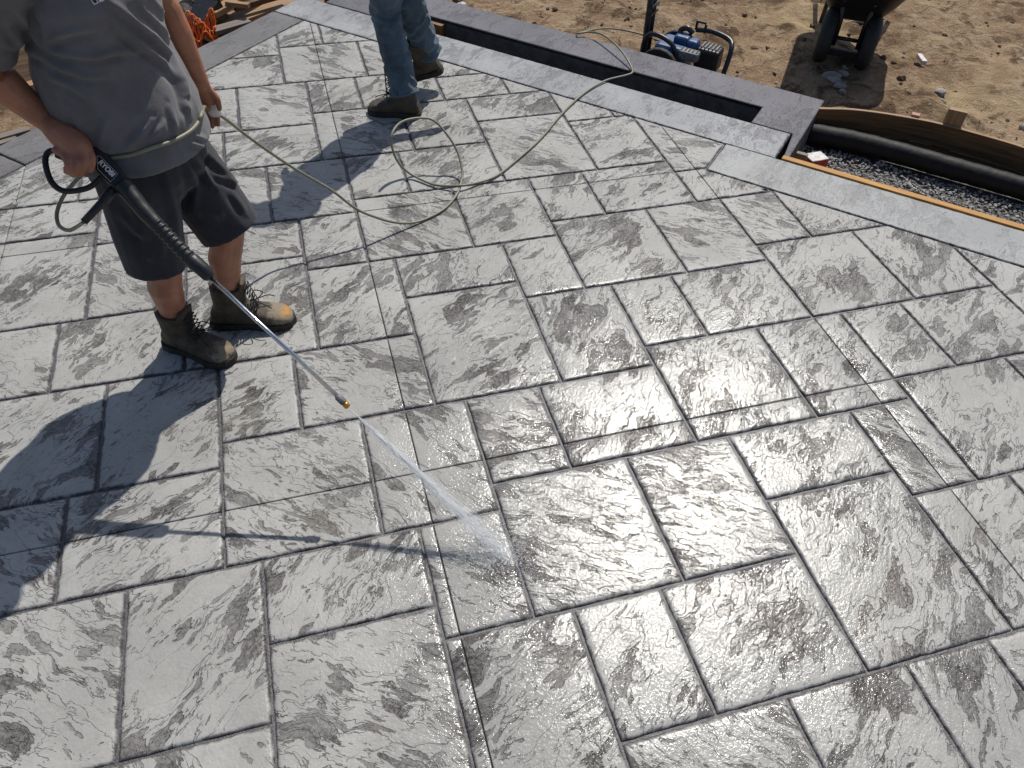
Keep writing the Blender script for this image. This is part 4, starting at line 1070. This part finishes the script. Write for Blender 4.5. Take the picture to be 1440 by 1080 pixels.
hbody = MB().slab([GP(x, y) for x, y in body_px], gn, .034).build('housing', M['black_plastic'], ge, bevel=.006, seg=3)
lp = [(143, 248), (128, 262), (108, 268), (88, 268), (74, 258), (66, 240), (64, 222), (72, 212), (95, 214), (122, 210)]
MB().tube(spline([GP(x, y) for x, y in lp], 6), [.0085]*(len(lp)*6-5), 10).build('trigger_guard', M['black_plastic'], ge, smooth=True)
MB().tube(spline([GP(80, 216), GP(100, 222), GP(126, 216)], 6), [.013]*13, 12).build('grip', M['black_plastic'], ge, smooth=True)
MB().tube(spline([GP(172, 258), GP(186, 276), GP(203, 297), GP(221, 316)], 5), [.027]*4+[.0255]*4+[.024]*4+[.0225]*4, 16).build('barrel', M['black_plastic'], ge, smooth=True)
gr = MB(); n_ = 64; pts = []; rad = []
for i in range(n_+1):
    q = i/n_; pts.append(GP(219+(268-219)*q, 314+(365-314)*q)); rad.append(.0212+.0020*math.sin(q*8*2*math.pi))
gr.tube(pts, rad, 16).build('ribbed_sleeve', M['black_plastic'], ge, smooth=True)
MB().tube([GP(266, 363), GP(270, 366), GP(274, 370), GP(284, 378), GP(294, 388), GP(297, 391)], [.020, .0235, .024, .0225, .020, .013], 14).build('lance_collar', M['black_plastic'], ge, smooth=True)
LS = GP(295, 389)
MB().tube([LS, NZ-ga*.045], .0068, 12).build('lance', M['steel'], ge, smooth=True)
MB().tube([NZ-ga*.050, NZ-ga*.046, NZ-ga*.022, NZ-ga*.018], [.0085, .0115, .0115, .009], 12).build('quick_coupler', M['grey_cast'], ge, smooth=True)
nzo = MB().tube([NZ-ga*.019, NZ-ga*.015, NZ-ga*.004, NZ], [.008, .0105, .0105, .006], 12).build('nozzle', M['brass'], ge, smooth=True)
MB().tube([GP(166, 258, -.004), GP(150, 277, -.004), GP(135, 293, -.004), GP(117, 312, -.004)], [.013, .0125, .0115, .0105], 12).build('inlet_stem', M['black_plastic'], ge, smooth=True)
MB().tube([GP(154, 272, -.004), GP(146, 281, -.004)], .016, 12).build('inlet_nut', M['black_metal'], ge)
# nameplate: white outline and lettering raised off the housing
pl_px = [(139, 222), (143, 222), (168, 247), (158, 258), (140, 240)]
pts = [GP(x, y, .0176) for x, y in pl_px]; MB().tube(pts+[pts[0]], .0005, 5).build('nameplate_outline', M['tape'], ge)
cu = bpy.data.curves.new('lettering', 'FONT'); cu.body = 'RYOBI'; cu.size = .0195; cu.extrude = .0006; cu.offset = .0006; cu.align_x = 'CENTER'; cu.align_y = 'CENTER'
tmp = bpy.data.objects.new('lettering', cu); COL.objects.link(tmp)
ex_ = unit(GP(163, 250)-GP(142, 229)); ez_ = gn; ey_ = np.cross(ez_, ex_); ctr = GP(152.5, 239.5, .0180)
mw = Matrix.Identity(4)
for i in range(3): mw[i][0], mw[i][1], mw[i][2], mw[i][3] = ex_[i], ey_[i], ez_[i], ctr[i]
bpy.context.view_layer.update()
me = bpy.data.meshes.new_from_object(tmp.evaluated_get(bpy.context.evaluated_depsgraph_get())); bpy.data.objects.remove(tmp)
me.transform(mw); me.materials.clear(); me.materials.append(M['tape'])
lo_ = bpy.data.objects.new('lettering', me); COL.objects.link(lo_); set_parent(lo_, ge)

# ------------------------------------------------------------------ hose: washer -> loop on the patio -> left hand -> round the waist -> gun
hp = [(935, 60, -.10), (890, 45, -.12), (850, 40, -.06), (812, 47, .012), (830, 45, .03), (848, 49, .05), (866, 63, .05), (880, 80, .035), (888, 95, .014), (889, 102, .012), (880, 106, .012), (850, 114, .012), (820, 132, .011), (790, 160, .010), (760, 195, .010), (730, 222, .010), (700, 246, .010), (675, 256, .011), (647, 261, .024), (612, 260, .012), (580, 246, .02), (562, 231, .07), (553, 213, .14), (550, 193, .215), (560, 175, .242), (580, 167, .245), (607, 168, .229), (627, 187, .176), (643, 213, .103), (650, 240, .045), (648, 258, .018), (640, 277, .009), (620, 297, .009), (587, 312, .012), (557, 313, .046), (527, 305, .106), (500, 293, .16), (467, 268, .248), (433, 248, .321), (400, 228, .40), (350, 193, .57), (318, 168, .72), (300, 157, .80)]
hpts = [G(x, y, z) for x, y, z in hp]
hpts += [G(288, 150, .86)]
for x, y in ((281, 160), (276, 172), (264, 185), (240, 198), (212, 207), (185, 215), (160, 222), (142, 228)):
    q_ = on_shirt(x, y, .006)
    if q_ is not None: hpts.append(q_)
hpts += [G(122, 240, .86), G(104, 257, .82), G(88, 278, .78), G(80, 300, .745), G(83, 317, .73), G(96, 324, .735), G(108, 319, .76), GP(117, 312, -.004)]
tag(MB().tube(spline(hpts, 8), .0060, 10).build('hose', M['hose'], smooth=True), 'thin olive green hose looped on the patio and running to the worker\'s hand', 'hose')

# ------------------------------------------------------------------ water jet: thousands of fine threads and drops
def water_mat(name, alpha):
    t = NT(name); t.t.nodes.remove(t.b)
    df = t.n('BsdfDiffuse', {'Color': (.98, .985, .99)}); tr_ = t.n('BsdfTranslucent', {'Color': (.98, .985, .99)}); tp_ = t.n('BsdfTransparent')
    m1_ = t.n('MixShader', {0: .5}); t.t.links.new(df.outputs[0], m1_.inputs[1]); t.t.links.new(tr_.outputs[0], m1_.inputs[2])
    m2_ = t.n('MixShader', {0: alpha}); t.t.links.new(tp_.outputs[0], m2_.inputs[1]); t.t.links.new(m1_.outputs[0], m2_.inputs[2])
    t.t.links.new(m2_.outputs[0], t.out.inputs['Surface']); return t.m
TG = G(722, 790, .003); sp = empty('water_jet', TG, 'white fan of water spraying from the brass nozzle onto the stones', 'water')
sv = unit(TG-NZ); s1 = unit(np.cross(sv, UP)); s2_ = np.cross(s1, sv); SL = np.linalg.norm(TG-NZ)
rs = np.random.RandomState(2)
def threads(n, w1, th1, q0, q1, lmin, lmax, wmin, wmax, power=1.0):
    m_ = MB(); k = 0
    for i in range(n):
        q = q0+(q1-q0)*rs.rand()**power; x, y = rs.normal(0, .42, 2)
        x, y = np.clip(x, -1.3, 1.3), np.clip(y, -1.3, 1.3)
        l_ = rs.uniform(lmin, lmax); w_ = rs.uniform(wmin, wmax)
        def at(qq): return NZ+sv*qq*SL+s1*(.0012+w1*qq)*x+s2_*(.0012+th1*qq)*y
        a_, c_, b_ = at(q), at(q+l_/SL/2), at(q+l_/SL)
        if min(a_[2], b_[2]) < .002: continue
        m_.add([a_, c_+s1*w_, c_+s2_*w_, c_-s1*w_, c_-s2_*w_, b_], [(0, 1, 2), (0, 2, 3), (0, 3, 4), (0, 4, 1), (5, 2, 1), (5, 3, 2), (5, 4, 3), (5, 1, 4)])
    return m_
for nm, mbx, al in (('jet_core', threads(520, .015, .012, 0, .66, .04, .10, .0003, .0006), 1.0), ('jet_mist', threads(2300, .050, .034, .06, .93, .02, .06, .00022, .00045, .9), 1.0)):
    o = mbx.build(nm, water_mat(nm, al), sp); o['kind'] = 'stuff'
md_ = MB()
for i in range(2600):   # droplets thrown up where it strikes and skids along
    a_ = rs.uniform(0, 6.28); r_ = abs(rs.normal(0, .09)); c_ = TG-sv*V(1, 1, 0)*rs.uniform(-.04, .16)+V(math.cos(a_)*r_, math.sin(a_)*r_, rs.uniform(.003, .05)*math.exp(-r_*8))
    w_ = rs.uniform(.0006, .0017); md_.add([c_+V(0, 0, w_), c_+V(w_, 0, 0), c_+V(0, w_, 0), c_-V(w_, 0, 0), c_-V(0, w_, 0), c_-V(0, 0, w_)], [(0, 1, 2), (0, 2, 3), (0, 3, 4), (0, 4, 1), (5, 2, 1), (5, 3, 2), (5, 4, 3), (5, 1, 4)])
o = md_.build('droplets', water_mat('drops', 1.0), sp); o['kind'] = 'stuff'
